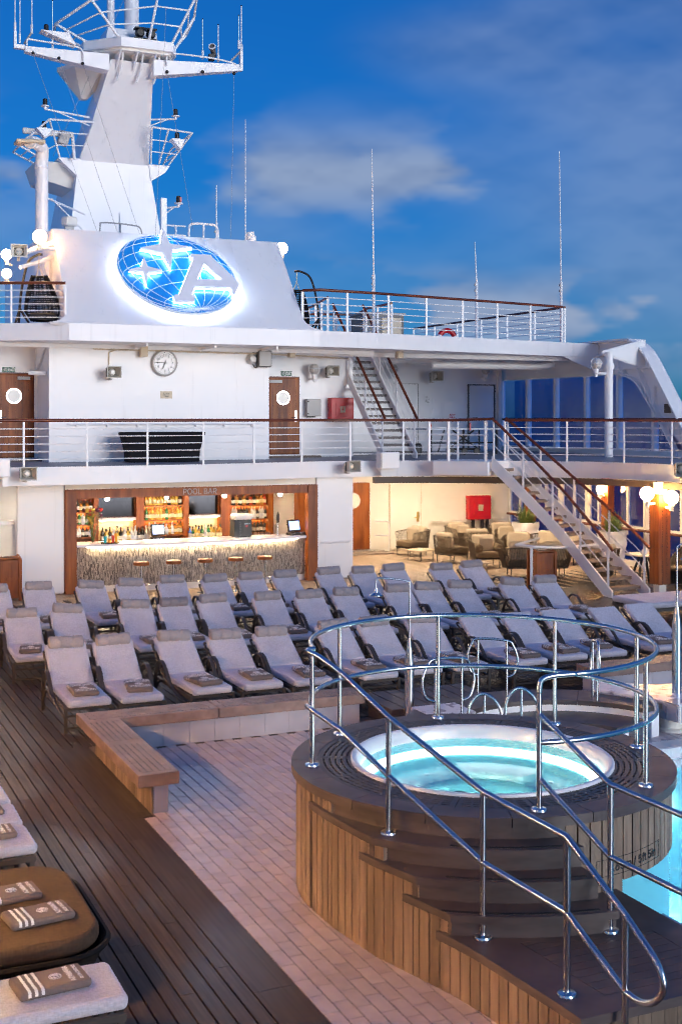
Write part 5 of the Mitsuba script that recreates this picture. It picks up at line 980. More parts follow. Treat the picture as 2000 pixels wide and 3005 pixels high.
# counter-top things
t = thing('flower_vase', 'tall glass vase of mixed flowers at the left end of the bar counter', 'vase'); vx, vy = 6.58, 28.72
part(t, 'vase', lathe([(0, 1.112), (.05, 1.112), (.055, 1.14), (.045, 1.30), (.06, 1.46)], 16, vx, vy), 'mat_glass_clear', True); R_ = random.Random(3); stems = []; heads = {'red': [], 'pink': [], 'yellow': [], 'dark': []}; lv = []
for i in range(26):
    a, tl_ = R_.uniform(0, 6.28), R_.uniform(.05, .42); e = (vx + .20 * math.cos(a) * R_.uniform(.3, 1.1), vy + .16 * math.sin(a), 1.50 + tl_)
    stems.append(bar((vx + R_.uniform(-.02, .02), vy, 1.14), e, .004, 4)); heads[R_.choice(['red', 'pink', 'yellow', 'yellow', 'dark'])].append(ball(R_.uniform(.024, .05), *e, s=1))
    for q in range(5):
        l = trimesh.Trimesh([(0, -.012, 0), (.08, 0, .02), (0, .012, 0), (.04, 0, .015)], [(0, 3, 2), (0, 1, 3), (3, 1, 2)], process=False); lv.append(mv(l, e[0], e[1], e[2] - .05 * q, rz=R_.uniform(0, 360), ry=R_.uniform(-50, 40)))
part(t, 'stem', J(*stems), 'mat_leaf'); part(t, 'leaf', J(*lv), 'mat_leaf')
for nm_, c in (('red', (.55, .02, .03)), ('pink', (.5, .12, .25)), ('yellow', (.62, .42, .06)), ('dark', (.10, .02, .05))):
    m = J(*heads[nm_]); m.vertices += np.random.default_rng(2).normal(0, .006, m.vertices.shape); part(t, 'bloom', m, 'mat_flower', color=np.tile(np.array(c), (len(m.vertices), 1)))
t = thing('drinks_tray', 'round tray with bright cocktails on the bar counter beside the flowers', 'tray'); part(t, 'tray', lathe([(0, 1.115), (.20, 1.115), (.22, 1.135), (.20, 1.122), (0, 1.122)], 24, 6.95, 28.62), 'mat_soffit', 40)
def drink(x, y, c, h, r, label):
    t = thing('cocktail', label, 'cocktail'); m = lathe([(0, 1.123), (r * .8, 1.123), (r, 1.123 + h * .85), (0, 1.123 + h * .85)], 12, x, y); part(t, 'drink', m, 'mat_flower', True, color=np.tile(np.array(c), (len(m.vertices), 1))); part(t, 'straw', bar((x, y, 1.15), (x + .04, y, 1.123 + h * 1.35), .005, 5), 'mat_towel_white')
drink(6.84, 28.62, (.02, .45, .48), .18, .04, 'turquoise cocktail on the drinks tray'); drink(6.93, 28.58, (.75, .28, .03), .12, .045, 'short orange cocktail at the front of the drinks tray'); drink(7.02, 28.62, (.55, .05, .02), .20, .035, 'tall red cocktail on the drinks tray'); drink(7.10, 28.66, (.80, .40, .02), .25, .035, 'tall yellow-orange cocktail at the right of the drinks tray')
def till(x, y, z, rz, label):
    t = thing('till_screen', label, 'till'); part(t, 'base', mv(rbox(.30, .26, .06, .02, 2), x, y, z + .03, rz=rz), 'mat_black', 40); part(t, 'case', mv(rbox(.37, .05, .30, .02, 2), x, y, z + .23, rz=rz, rx=-14), 'mat_black', 40)
    part(t, 'screen', mv(box(-.15, .15, -.0315, -.0265, -.11, .11), x, y, z + .23, rz=rz, rx=-14), 'mat_blue_off', emitter=glow((.30, .45, 1.0), 1.6)); part(t, 'screen_panel', mv(J(box(-.13, .12, -.0345, -.032, .0, .06), box(-.13, .05, -.0345, -.032, -.09, -.03)), x, y, z + .23, rz=rz, rx=-14), 'mat_blue_off', emitter=glow((.75, .85, 1.0), 2.2))
mat('mat_blue_off', (.05, .06, .1), .3)
till(8.62, 30.5, .98, 8, 'till with a lit blue screen on the back counter, below the middle bottle shelves'); till(11.62, 28.85, 1.11, 12, 'till with a lit pale screen at the right end of the bar counter')
t = thing('card_terminal', 'small black card terminal beside the right till', 'card terminal'); part(t, 'body', mv(rbox(.16, .2, .07, .02, 2), 11.80, 28.75, 1.147, rz=10), 'mat_black', True); part(t, 'keypad', box(11.74, 11.86, 28.69, 28.76, 1.182, 1.186), 'mat_grey')
t = thing('coffee_machine', 'tall black and cream coffee machine with a red and blue mark, on the counter', 'coffee machine'); part(t, 'body', mv(rbox(.46, .34, .42, .02, 2), 10.28, 28.98, 1.32), 'mat_black', 40); part(t, 'hood', mv(rbox(.47, .38, .15, .06, 3), 10.28, 28.97, 1.60), 'mat_cream', 40); part(t, 'seam', box(10.20, 10.206, 28.80, 28.812, 1.12, 1.52), 'mat_grey')
part(t, 'mark', mv(meshkit.text_mesh('BARISTA', .026, .003, True), 10.31, 28.809, 1.42, rx=90), 'mat_sign_line'); part(t, 'mark_dot', mv(lathe([(0, 0), (.03, 0), (.03, .004), (0, .004)], 14), 10.37, 28.809, 1.375, rx=90), 'mat_red')
t = thing('beer_tap', 'dark beer tap column on the counter left of the right till', 'beer tap'); part(t, 'column', lathe([(.03, 1.112), (.03, 1.42), (0, 1.42)], 14, 11.2, 28.9), 'mat_steel', 40); part(t, 'handle', lathe([(.02, 1.42), (.045, 1.5), (.04, 1.62), (.01, 1.70), (0, 1.70)], 12, 11.2, 28.84), 'mat_black', 40)
# bar stools
sp = Proto().add('seat', lathe([(0, .70), (.165, .70), (.175, .71), (.178, .75), (.168, .775), (0, .78)], 28), 'mat_mahogany', 40).add('post', lathe([(.028, .03), (.028, .70)], 14), 'mat_steel', 40).add('foot_ring', tube([(.19 * math.cos(s), .19 * math.sin(s), .27) for s in np.linspace(0, 2 * np.pi, 25)[:-1]], .012, 8, True), 'mat_steel', True).add('ring_spoke', J(*[bar((0, 0, .27), (.19 * math.cos(s), .19 * math.sin(s), .27), .008, 6) for s in (0, 2.1, 4.2)]), 'mat_steel').add('base', lathe([(0, .03), (.03, .04), (.17, .012), (.18, 0)], 24), 'mat_steel', 40)
for i, x in enumerate((7.40, 8.15, 8.90, 9.64, 10.36)): sp.at('bar_stool', f'round wooden bar stool at the pool bar, {ORD[i]}', 'bar stool', 'stools at the pool bar', M4(x, 27.52, 0, i * 31))
# wooden bins
def bin_(x, y, rz, label):
    t = thing('wooden_bin', label, 'bin'); R = lambda m: mv(m, x, y, 0, rz=rz)
    for a in (-1, 1):
        for b in (-1, 1): part(t, 'corner_post', R(mv(rbox(.07, .07, .93, .01, 2), a * .235, b * .2, .465)), 'mat_mahogany', 40)
    for z0, z1 in ((.10, .46), (.52, .84)):
        for b in (-1, 1): part(t, 'panel', R(box(-.2, .2, b * .19 - .012, b * .19 + .012, z0, z1)), 'mat_mahogany')
        for a in (-1, 1): part(t, 'panel', R(box(a * .222 - .012, a * .222 + .012, -.165, .165, z0, z1)), 'mat_mahogany')
    for z in (.06, .46, .84): part(t, 'cross_rail', R(J(*[box(-.2, .2, b * .2 - .02, b * .2 + .02, z, z + .06) for b in (-1, 1)], *[box(a * .235 - .02, a * .235 + .02, -.165, .165, z, z + .06) for a in (-1, 1)])), 'mat_mahogany')
    part(t, 'lid', R(mv(rbox(.50, .44, .03, .01, 2), 0, 0, .93)), 'mat_mahogany', 40); part(t, 'opening', R(mv(rbox(.26, .16, .012, .004, 1), 0, 0, .946)), 'mat_black'); part(t, 'side_rim', R(J(*[tube(smooth_path([(a * .24, -.2, .93), (a * .24, 0, .985), (a * .24, .2, .93)], 4), .02, 6) for a in (-1, 1)])), 'mat_mahogany', 40)
bin_(4.55, 28.15, 4, 'carved wooden bin standing by the white wall left of the bar'); bin_(16.10, 24.6, -3, 'dark wooden bin under the big staircase, behind the loungers')

# ---------------------------------------------------------------- lounge
lw = thing('lounge_windows', 'row of white framed windows with dark glass and wooden posts along the lounge side', 'window wall')
X = 21.0
ys = [34.0, 32.65, 31.1, 29.75, 28.7, 27.1, 25.6, 24.0, 22.4, 20.8]
for a, b in zip(ys[1:], ys[:-1]):
    wf = part(lw, 'window', J(box(X, X + .08, a + .04, b - .04, .98, 1.10), box(X, X + .08, a + .04, b - .04, 2.22, 2.548), box(X, X + .08, a + .04, a + .12, 1.10, 2.22), box(X, X + .08, b - .12, b - .04, 1.10, 2.22), box(X, X + .08, (a + b) / 2 - .04, (a + b) / 2 + .04, 1.10, 2.22), box(X, X + .08, a + .04, b - .04, 0, .16), box(X, X + .08, a + .04, a + .10, .16, .98), box(X, X + .08, b - .10, b - .04, .16, .98)), 'mat_cream')
    for p, q, z0, z1 in ((a + .12, (a + b) / 2 - .04, 1.10, 2.22), ((a + b) / 2 + .04, b - .12, 1.10, 2.22), (a + .10, b - .10, .16, .98)): part(wf, 'pane', ([(X + .05, p, z0), (X + .05, q, z0), (X + .05, q, z1), (X + .05, p, z1)], [(0, 1, 2), (0, 2, 3)]), 'mat_glass_tint')
for y in (32.65, 28.7, 24.6): part(lw, 'post', mv(rbox(.22, .34, 2.54, .02, 2), X - .06, y, 1.275), 'mat_mahogany', 40)
for y in ys[1:-1]:
    if y not in (32.65, 28.7): part(lw, 'mullion', box(X - .03, X + .10, y - .04, y + .04, 0, 2.548), 'mat_cream')
part(lw, 'grab_rail', tube([(X - .16, 33.8, 1.02), (X - .16, 20.8, 1.02)], .035), 'mat_handrail', 40)
for y in (33.4, 31.6, 30.2, 27.9, 26.3, 23.2): part(lw, 'rail_bracket', J(bar((X - .16, y, 1.0), (X, y, .9), .02), box(X - .02, X, y - .04, y + .04, .84, .96)), 'mat_cream')
t = thing('lounge_column', 'wooden clad column with two lit globes at the right, near the foot of the big staircase', 'column'); part(t, 'cladding', mv(rbox(.34, .34, 2.05, .015, 2), 18.27, 23.07, 1.255), 'mat_mahogany', 40)
for i in range(2): part(t, 'groove', box(18.27 - .06 + i * .12, 18.27 - .055 + i * .12, 22.895, 22.899, .25, 2.25), 'mat_black')
part(t, 'foot', box(18.17, 18.37, 22.97, 23.17, 0, .23), 'mat_cream'); part(t, 'head', box(18.17, 18.37, 22.97, 23.17, 2.28, 2.55), 'mat_cream')
globe(17.78, 22.9, 2.31, 'lit globe lamp on the left of the wooden lounge column', 70, .16, .4, .17); globe(18.30, 22.70, 2.22, 'lit globe lamp on the right of the wooden lounge column, slightly lower', 70, .16, 0, .3); globe(20.72, 28.7, 2.05, 'lit globe lamp on a wooden post by the lounge windows, seen between the stair rails', 70, .13, .2, 0)
# lounge ceiling lights
for i, (x, y) in enumerate([(14.6, 32.0), (16.6, 32.3), (18.6, 32.3), (15.0, 29.6), (17.2, 29.4), (19.4, 29.4), (20.0, 26.2), (19.9, 23.6), (3.7, 29.3), (3.6, 31.2)]):
    one('ceiling_light', lathe([(0, 2.535), (.13, 2.535), (.14, 2.548)], 18, x, y), 'mat_lamp_glass', f'round ceiling light under the deck, {["back row left", "back row middle", "back row right", "front row left", "front row middle", "front row right", "above the stair foot table", "by the right windows", "left of the bar block", "left of the bar block, further in"][i]}', 'ceiling light', 'deck ceiling lights', emitter=glow((1, .82, .58), 150))
t = thing('lounge_door', 'orange-brown wooden door with a round window, at the left of the lounge', 'door'); part(t, 'leaf', box(15.15, 16.12, 33.93, 33.998, .08, 2.08), 'mat_mahogany'); part(t, 'porthole_rim', mv(lathe([(.19, 0), (.19, .03), (.235, .03), (.24, 0)], 28), 15.56, 33.93, 1.55, rx=90), 'mat_cream', 40); part(t, 'porthole_glass', mv(lathe([(0, .006), (.19, .006)], 24), 15.56, 33.93, 1.55, rx=90), 'mat_cream'); part(t, 'hinge', J(*[box(16.11, 16.14, 33.91, 33.93, z, z + .12) for z in (.4, 1.1, 1.8)]), 'mat_beige'); part(t, 'lever', bar((15.3, 33.88, .95), (15.42, 33.86, .78), .035), 'mat_white', 40); part(t, 'mat', mv(rbox(1.7, .7, .04, .01, 1), 15.7, 33.5, .02), 'mat_stair_wood')
t = thing('service_door', 'flush cream door with brass lock in the lounge back wall', 'door'); part(t, 'leaf', box(16.82, 17.86, 33.96, 33.998, .06, 2.1), 'mat_cream'); part(t, 'gap', J(box(16.80, 16.815, 33.97, 33.999, .03, 2.12), box(17.865, 17.88, 33.97, 33.999, .03, 2.12), box(16.82, 17.86, 33.97, 33.999, 2.102, 2.115), box(16.82, 17.86, 33.97, 33.999, .03, .055)), 'mat_beige'); k = part(t, 'lock', box(17.72, 17.80, 33.94, 33.96, .85, 1.15), 'mat_brass'); part(k, 'lever', bar((17.76, 33.92, .98), (17.62, 33.92, .98), .014), 'mat_brass', 40)
mat('mat_brass', (.60, .42, .14), .3, metallic=1.0)
t = thing('step_rail', 'small white handrail by the wooden lounge door', 'handrail'); part(t, 'hoop', tube(smooth_path([(16.25, 33.9, .92), (16.5, 33.7, .92), (16.6, 33.6, .84), (16.6, 33.6, .02)], 5), .022), 'mat_white', 40); part(t, 'bar', bar((16.25, 33.9, .5), (16.6, 33.6, .5), .02), 'mat_white')
part(S, 'lounge_wall_rail', J(bar((18.2, 33.9, .85), (20.9, 33.9, .85), .02), bar((18.2, 33.9, .82), (20.9, 33.9, .78), .014)), 'mat_cream', 40)
t = thing('bracket_rail', 'white angled handrail standing free before the dark wooden bin', 'handrail')
part(t, 'rail', tube([(17.9, 24.6, 1.02), (16.4, 24.3, 1.02), (15.75, 24.4, 1.05), (15.6, 24.9, 1.06), (17.0, 26.1, 1.06)], .03), 'mat_white', 40); part(t, 'post', bar((15.72, 24.45, 0), (15.72, 24.45, 1.04), .035), 'mat_white', 40)
# armchairs with cord backs
def arm_proto(w):
    p = Proto(); d, h = .74, .72
    def U(z, k): return smooth_path([(-w / 2 * k, -.28, z - .04), (-w / 2 * k, .10, z), (-w / 2 * k * .93, .34, z + .02), (-w * .28 * k, .42 * k, z + .03), (w * .28 * k, .42 * k, z + .03), (w / 2 * k * .93, .34, z + .02), (w / 2 * k, .10, z), (w / 2 * k, -.28, z - .04)], 6)
    top, bot = U(h, 1.06), U(.24, .90); p.add('top_rail', tube(top, .014, 6), 'mat_rope', 40).add('base_rail', tube(bot, .016, 6), 'mat_rope', 40)
    n = int(54 * (w + 1.4) / 2.3); ls_t, ls_b = LineString(top), LineString(bot); cords = []
    for i in range(n):
        a, b = ls_t.interpolate(i / (n - 1), normalized=True), ls_b.interpolate(i / (n - 1), normalized=True); cords.append(bar((a.x, a.y, a.z), (b.x, b.y, b.z), .0085, 4))
    p.add('cord_back', J(*cords), 'mat_rope')
    p.add('seat_cushion', mv(rbox(w * .86, .70, .17, .06, 3), 0, .0, .36), 'mat_cushion_tan', True); p.add('seat_frame', box(-w * .43, w * .43, -.33, .36, .235, .27), 'mat_black')
    for s in (-1, 1): p.add('leg', tube([(s * w * .38, -.30, .24), (s * w * .38, -.30, .015), (s * w * .38, .30, .015), (s * w * .38, .30, .24)], .014, 6), 'mat_black')
    nc = 1 if w < 1.1 else 2
    for i in range(nc): p.add('back_cushion', mv(rbox(w * .80 / nc, .17, .44, .075, 3), (i - (nc - 1) / 2) * w * .82 / nc, .25, .64, rx=-12), 'mat_cushion_cream', True)
    return p
ac, sf = arm_proto(.78), arm_proto(1.75)
bol = mikit.ply(mv(lathe([(0, -.26), (.09, -.25), (.11, -.2), (.11, .2), (.09, .25), (0, .26)], 16), rx=90), 'mat_cushion_tan', True); pil_ = mikit.ply(rbox(.44, .15, .40, .07, 3), 'mat_cushion_cream', True)
seats = [(ac, 16.80, 32.5, -78, 'cord armchair with cream cushion at the left of the lounge, before the white door'), (ac, 17.0, 30.45, 100, 'cord armchair second from the left, its woven side towards the loungers'), (ac, 17.3, 29.15, -14, 'cord armchair with bolsters facing the loungers, below the red cabinet'),
    (ac, 18.7, 32.9, 8, 'cord armchair at the back wall, left of the red cabinet'), (ac, 19.9, 32.5, -20, 'cord armchair at the back corner under the red cabinet'), (ac, 18.2, 31.3, 165, 'cord armchair in the middle of the lounge group, back to the loungers'),
    (ac, 18.5, 29.5, -40, 'cord armchair right of the one with bolsters, turned to the left'), (ac, 19.3, 31.2, -30, 'cord armchair between the middle of the lounge group and the planter'),
    (sf, 17.45, 26.95, 158, 'long cord sofa behind the staircase with its slatted back to the loungers'), (sf, 19.6, 29.2, -62, 'long cord sofa with cream cushions along the lounge windows'), (ac, 18.95, 26.2, 150, 'cord armchair under the staircase treads')]
for p, x, y, rz, lab in seats:
    p.at('lounge_sofa' if p is sf else 'cord_armchair', lab, 'sofa' if p is sf else 'armchair', 'cord seats of the lounge', M4(x, y, 0, rz))
def loose(name, plyd, x, y, z, rz, label, c): t = thing(name, label, c, 'loose cushions of the lounge'); scene[t] = {**plyd, 'to_world': T().translate([x, y, z]).rotate([0, 0, 1], rz)}
loose('bolster', bol, 17.02, 29.15, .53, -12, 'tan bolster at the left arm of the armchair below the red cabinet', 'bolster'); loose('bolster', bol, 17.58, 29.02, .53, -16, 'tan bolster at the right arm of the armchair below the red cabinet', 'bolster')
loose('loose_cushion', pil_, 17.3, 29.15, .62, -14, 'cream cushion upright in the armchair below the red cabinet', 'cushion'); loose('loose_cushion', pil_, 16.85, 32.5, .62, -70, 'cream cushion in the leftmost armchair', 'cushion'); loose('loose_cushion', pil_, 18.7, 32.8, .62, 10, 'cream cushion in the armchair at the back wall', 'cushion')
loose('loose_cushion', pil_, 17.1, 27.3, .68, -10, 'cream cushion at the left of the long sofa behind the stairs', 'cushion'); loose('loose_cushion', pil_, 17.95, 26.95, .68, -36, 'cream cushion at the right of the long sofa behind the stairs', 'cushion')
def low_table(x, y, rz, label):
    t = thing('low_table', label, 'table'); R = lambda m: mv(m, x, y, 0, rz=rz); part(t, 'top', R(mv(rbox(.62, .62, .03, .01, 2), 0, 0, .30)), 'mat_beige', 40)
    for s in (-1, 1): part(t, 'leg', R(tube([(s * .25, -.25, .285), (s * .25, -.25, .012), (s * .25, .25, .012), (s * .25, .25, .285)], .013, 6)), 'mat_black')
    b = thing('ashtray', 'small white dish on the ' + label.split(',')[0], 'dish'); put(b, lathe([(0, .316), (.06, .316), (.075, .345), (.062, .345), (.05, .325), (0, .325)], 16, x, y), 'mat_white', True)
low_table(16.45, 31.3, 20, 'low square table at the left of the lounge'); low_table(16.25, 28.0, 0, 'low square table by the front of the lounge, left of the long sofa')
t = thing('bistro_table', 'round-topped table with black splayed legs at the foot of the staircase', 'table'); part(t, 'top', lathe([(0, .70), (.44, .70), (.45, .715), (.44, .735), (0, .735)], 32, 19.0, 24.6), 'mat_beige', 40)
for a in (30, 120, 210, 300): part(t, 'leg', bar((19.0 + .1 * math.cos(math.radians(a)), 24.6 + .1 * math.sin(math.radians(a)), .70), (19.0 + .36 * math.cos(math.radians(a)), 24.6 + .36 * math.sin(math.radians(a)), 0), .03, 6), 'mat_black')
t = thing('condiment_pot', 'small white pot on the round-topped table', 'pot'); part(t, 'pot', lathe([(0, .736), (.06, .736), (.075, .80), (.06, .85), (.03, .86), (0, .86)], 14, 18.95, 24.5), 'mat_white', 40); part(t, 'lid', ball(.02, 18.95, 24.5, .87, 1), 'mat_grey')
def wicker_chair(x, y, rz, label):
    t = thing('wicker_chair', label, 'chair'); R = lambda m: mv(m, x, y, 0, rz=rz)
    V = []; n, m = 15, 5
    for i in range(n):
        a = math.pi * (-.08 + 1.16 * i / (n - 1))
        for j in range(m): s = j / (m - 1); k_ = .78 + .22 * s + .05 * s * s; V.append((.31 * k_ * math.cos(a), .29 * k_ * math.sin(a), .02 + s * (.55 + .36 * math.sin(max(0, min(math.pi, a))) ** 1.5)))
    f = [(i * m + j, (i + 1) * m + j, (i + 1) * m + j + 1, i * m + j + 1) for i in range(n - 1) for j in range(m - 1)]
    part(t, 'shell', R(J(trimesh.Trimesh(V, [q for a, b, c, d in f for q in ((a, b, c), (a, c, d))], process=False))), 'mat_rope', True); part(t, 'rim', R(tube([V[i * m + m - 1] for i in range(n)], .018, 6)), 'mat_rope', 40); part(t, 'seat', R(mv(rbox(.48, .46, .09, .03, 2), 0, 0, .42)), 'mat_cushion_tan', True)
wicker_chair(19.6, 24.0, -70, 'tan woven tub chair right of the wooden lounge column'); wicker_chair(18.6, 25.5, 40, 'tan woven tub chair behind the round-topped table')
def planter(x, y, h, label):
    t = thing('planter', label, 'planter'); n, m = 28, 14; V = []; rg = np.random.default_rng(int(x * 10))
    for j in range(m):
        s = j / (m - 1)
        for i in range(n): a = 2 * np.pi * i / n; r = (.26 + .12 * s) * (1 + .09 * math.sin(5 * a + 9 * s) + .07 * math.sin(3 * a - 13 * s)); V.append((x + r * math.cos(a), y + r * math.sin(a), h * s))
    f = [q for j in range(m - 1) for i in range(n) for q in ((j * n + i, j * n + (i + 1) % n, (j + 1) * n + (i + 1) % n), (j * n + i, (j + 1) * n + (i + 1) % n, (j + 1) * n + i))]
    part(t, 'pot', trimesh.Trimesh(V, f, process=False), 'mat_shell', 25); part(t, 'soil', lathe([(0, h - .06), (.33, h - .06)], 20, x, y), 'mat_black'); bl = []
    for i in range(220):
        a, rr, hh, b = rg.uniform(0, 6.28), rg.uniform(0, .22), rg.uniform(.15, .75) * rg.uniform(.4, 1), rg.uniform(.05, .3); p0 = np.array([x + rr * math.cos(a), y + rr * math.sin(a), h - .05]); p1 = p0 + [b * math.cos(a), b * math.sin(a), hh]; sd = np.array([-math.sin(a), math.cos(a), 0]) * .012
        bl.append(trimesh.Trimesh([p0 - sd, p0 + sd, (p0 + p1) / 2 + [0, 0, .05] + sd * .8, (p0 + p1) / 2 + [0, 0, .05] - sd * .8, p1], [(0, 1, 2), (0, 2, 3), (3, 2, 4)], process=False))
    part(t, 'foliage', J(*bl), 'mat_leaf')
planter(20.3, 27.6, 1.0, 'white crumpled planter with green plants, seen through the right stair rail'); planter(19.7, 30.9, 1.0, 'white crumpled planter behind the staircase treads')
# ---------------------------------------------------------------- sun loungers
def lounger(deg):
    p = Proto(); th = math.radians(deg)
    p.add('side_rail', J(*[box(s * .30 - .018, s * .30 + .018, .02, 1.78, .275, .32) for s in (-1, 1)]), 'mat_frame')
    for y in (.05, .55, 1.10, 1.70): p.add('cross_bar', box(-.282, .282, y - .018, y + .018, .282, .314), 'mat_frame')
    p.add('foot_stretcher', J(box(-.282, .282, .035, .065, .05, .075), box(-.282, .282, .035, .065, .20, .225)), 'mat_frame')
    for s in (-1, 1):
        p.add('front_leg', box(s * .30 - .02, s * .30 + .02, .03, .07, 0, .275), 'mat_frame')
        arc = smooth_path([(s * .335, .76, .29), (s * .345, .90, .46), (s * .35, 1.07, .58), (s * .35, 1.24, .575), (s * .345, 1.38, .44), (s * .34, 1.46, .20), (s * .34, 1.48, 0)], 5)
        p.add('arm_bow', J(*[hexa([(a[0] - .025, *(a[1:] - [0, .012])), (a[0] + .025, *(a[1:] - [0, .012])), (b[0] + .025, *(b[1:] - [0, .012])), (b[0] - .025, *(b[1:] - [0, .012])), (a[0] - .025, *(a[1:] + [0, .012])), (a[0] + .025, *(a[1:] + [0, .012])), (b[0] + .025, *(b[1:] + [0, .012])), (b[0] - .025, *(b[1:] + [0, .012]))]) for a, b in zip(arc[:-1], arc[1:])]), 'mat_frame', 50)
        low = smooth_path([(s * .31, .10, .20), (s * .335, .55, .27), (s * .345, .95, .36), (s * .345, 1.25, .30), (s * .345, 1.44, .12), (s * .345, 1.47, .01)], 4); p.add('lower_bow', tube(low, .02, 6), 'mat_frame', 40)
    p.add('back_frame', J(*[bar((s * .29, 1.14, .31), (s * .29, 1.14 + .74 * math.cos(th), .31 + .74 * math.sin(th)), .016, 6) for s in (-1, 1)], bar((-.29, 1.14 + .74 * math.cos(th), .31 + .74 * math.sin(th)), (.29, 1.14 + .74 * math.cos(th), .31 + .74 * math.sin(th)), .016, 6), bar((-.2, 1.55, .5), (-.2, 1.72, .29), .012, 5), bar((.2, 1.55, .5), (.2, 1.72, .29), .012, 5)), 'mat_frame', 40)
    def soft(m, amp, seed):
        V = m.vertices; m.vertices = V + (meshkit.fbm(V * 9 + seed, 3, seed)[:, None] - .5) * amp * np.sign(V) * [.6, .6, 1]; return m
    sc = rbox(.585, 1.15, .095, .042, 4); V = sc.vertices; f_ = np.clip((-V[:, 1] - .40) / .175, 0, 1); V[:, 0] *= 1 - .07 * f_ ** 3; sc.vertices = V
    p.add('seat_cushion', mv(soft(sc, .012, 1), 0, .565, .368), 'mat_fabric', True)
    bc = rbox(.575, .76, .085, .04, 4); p.add('back_cushion', mv(soft(bc, .012, 2), 0, 1.115 + .375 * math.cos(th) - .02, .385 + .375 * math.sin(th), rx=math.degrees(th)), 'mat_fabric', True)
    s = np.linspace(-.245, .245, 41); prof = [(0, -.25)]
    for q in s:
        r = (.082) * min(1, ((.25 - abs(q)) / .03 + .35)) if abs(q) > .23 else .082; r *= 1 - .16 * math.exp(-((abs(q) - .085) / .011) ** 2); prof.append((r, q))
    prof.append((0, .25)); pil = mv(lathe(prof, 18), ry=90); pil.vertices *= [1, 1.08, .97]
    return p, mv(pil, 0, 1.115 + .70 * math.cos(th) - .055, .43 + .70 * math.sin(th) + .025, rx=math.degrees(th))
variants = []
for deg in (33.5, 30.5, 36.5):
    lp_, pil = lounger(deg); bare = Proto(); bare.parts = list(lp_.parts); withp = Proto(); withp.parts = list(lp_.parts) + [('pillow', mikit.ply(pil, 'mat_pillow', True))]
    variants.append((bare, withp, 1.115 + .70 * math.cos(math.radians(deg)) - .055, .43 + .70 * math.sin(math.radians(deg)) + .025))
# folded towels
def ring_mesh(r, w, th=.0016): return prism(Point(0, 0).buffer(r, 24).difference(Point(0, 0).buffer(r - w, 24)), 0, th)
def towel(near):
    p = Proto(); w, l, h = .28, .46, .056
    m = rbox(w, l, h, .024, 4); V = m.vertices; V[:, 2] += .0 * np.sin(V[:, 1] * 19 + V[:, 0] * 7) * (V[:, 2] > 0); m.vertices = V; p.add('folded_cloth', mv(m, 0, 0, h / 2), 'mat_towel', True)
    p.add('fold_edge', mv(rbox(w * .985, l * .93, .010, .004, 1), 0, .006, h * .46), 'mat_towel_fold')
    zt = lambda y, x=0: h + .0012 + .0 * math.sin(y * 19 + x * 7)
    for k in range(3):
        y = .085 + k * .042; xs = np.linspace(-w / 2 + .008, w / 2 - .008, 9); top = [(x, zt(y, x)) for x in xs]
        V, f = [], []
        arc_ = [(-w / 2 + .024 - .0262 * math.cos(q), h - .024 + .0262 * math.sin(q) + .0 * math.sin(y * 19 + (-w / 2) * 7) * math.sin(q) ** 2) for q in np.linspace(0, math.pi / 2, 6)]
        arc2 = [(-x, h - .024 + .0262 * math.sin(q) + .0 * math.sin(y * 19 + (w / 2) * 7) * math.sin(q) ** 2) for (x, _), q in zip(arc_, np.linspace(0, math.pi / 2, 6))]
        pts = [(-w / 2 - .0022, h * .40)] + arc_ + [(x, z + .001) for x, z in top if abs(x) < w / 2 - .03] + arc2[::-1] + [(w / 2 + .0022, h * .40)]
        for x, z in pts: V += [(x, y - .010, z), (x, y + .010, z)]
        for i in range(len(pts) - 1): f += [(2 * i, 2 * i + 2, 2 * i + 3), (2 * i, 2 * i + 3, 2 * i + 1)]
        p.add('stripe', trimesh.Trimesh(V, f, process=False), 'mat_towel_white')
    def drape(m): V = m.vertices; V[:, 2] += h + .0008 + .0 * np.sin(V[:, 1] * 19 + V[:, 0] * 7); m.vertices = V; return m
    eb = [ring_mesh(.042, .004), prism(affinity.scale(Point(0, 0).buffer(.04, 20), .45, 1).difference(affinity.scale(Point(0, 0).buffer(.037, 20), .38, 1)), 0, .0016)]
    for yy in (-.018, .004, .022): eb.append(prism(sbox(-.036, yy, .036, yy + .003), 0, .0016))
    a_ = meshkit.text_mesh('A', .045, .0022, True); a_.apply_translation((-.002, -.027, 0)); eb.append(a_); s1 = prism([(-.018, .03), (-.014, .012), (.0, .008), (-.014, .003), (-.018, -.014), (-.022, .003), (-.036, .008), (-.022, .012)], 0, .0022); eb.append(s1)
    p.add('emblem', drape(mv(J(*eb), 0, -.03, 0)), 'mat_towel_white')
    for s, hgt, y in (('AZAMARA', .034, -.135), ('CLUB CRUISES', .022, -.185)):
        m = meshkit.text_mesh(s, hgt, .0015, True); wd = m.bounds[1][0]; k = min(1.0, .235 / wd); m.apply_scale((k, 1, 1)); m.apply_translation((-wd * k / 2, 0, 0)); p.add('lettering', drape(mv(m, 0, y, 0)), 'mat_towel_white')
    return p
mat('mat_towel_fold', (.05, .035, .03), .95)
tw = towel(True)
rows = {'front': (15.87, [3.60, 4.28, 5.26, 5.98, 6.70, 7.72, 8.46, 9.20, 10.20, 10.96, 11.68, 12.78, 13.50]), 'middle': (19.15, [3.50, 4.30, 5.42, 6.12, 6.86, 7.88, 8.62, 9.36, 10.36, 11.06, 11.80, 12.90, 13.66]), 'back': (21.95, [3.62, 4.32, 5.40, 6.12, 6.88, 7.82, 8.58, 9.36, 10.26, 11.00, 11.74, 12.92, 13.66])}
rl = random.Random(11)
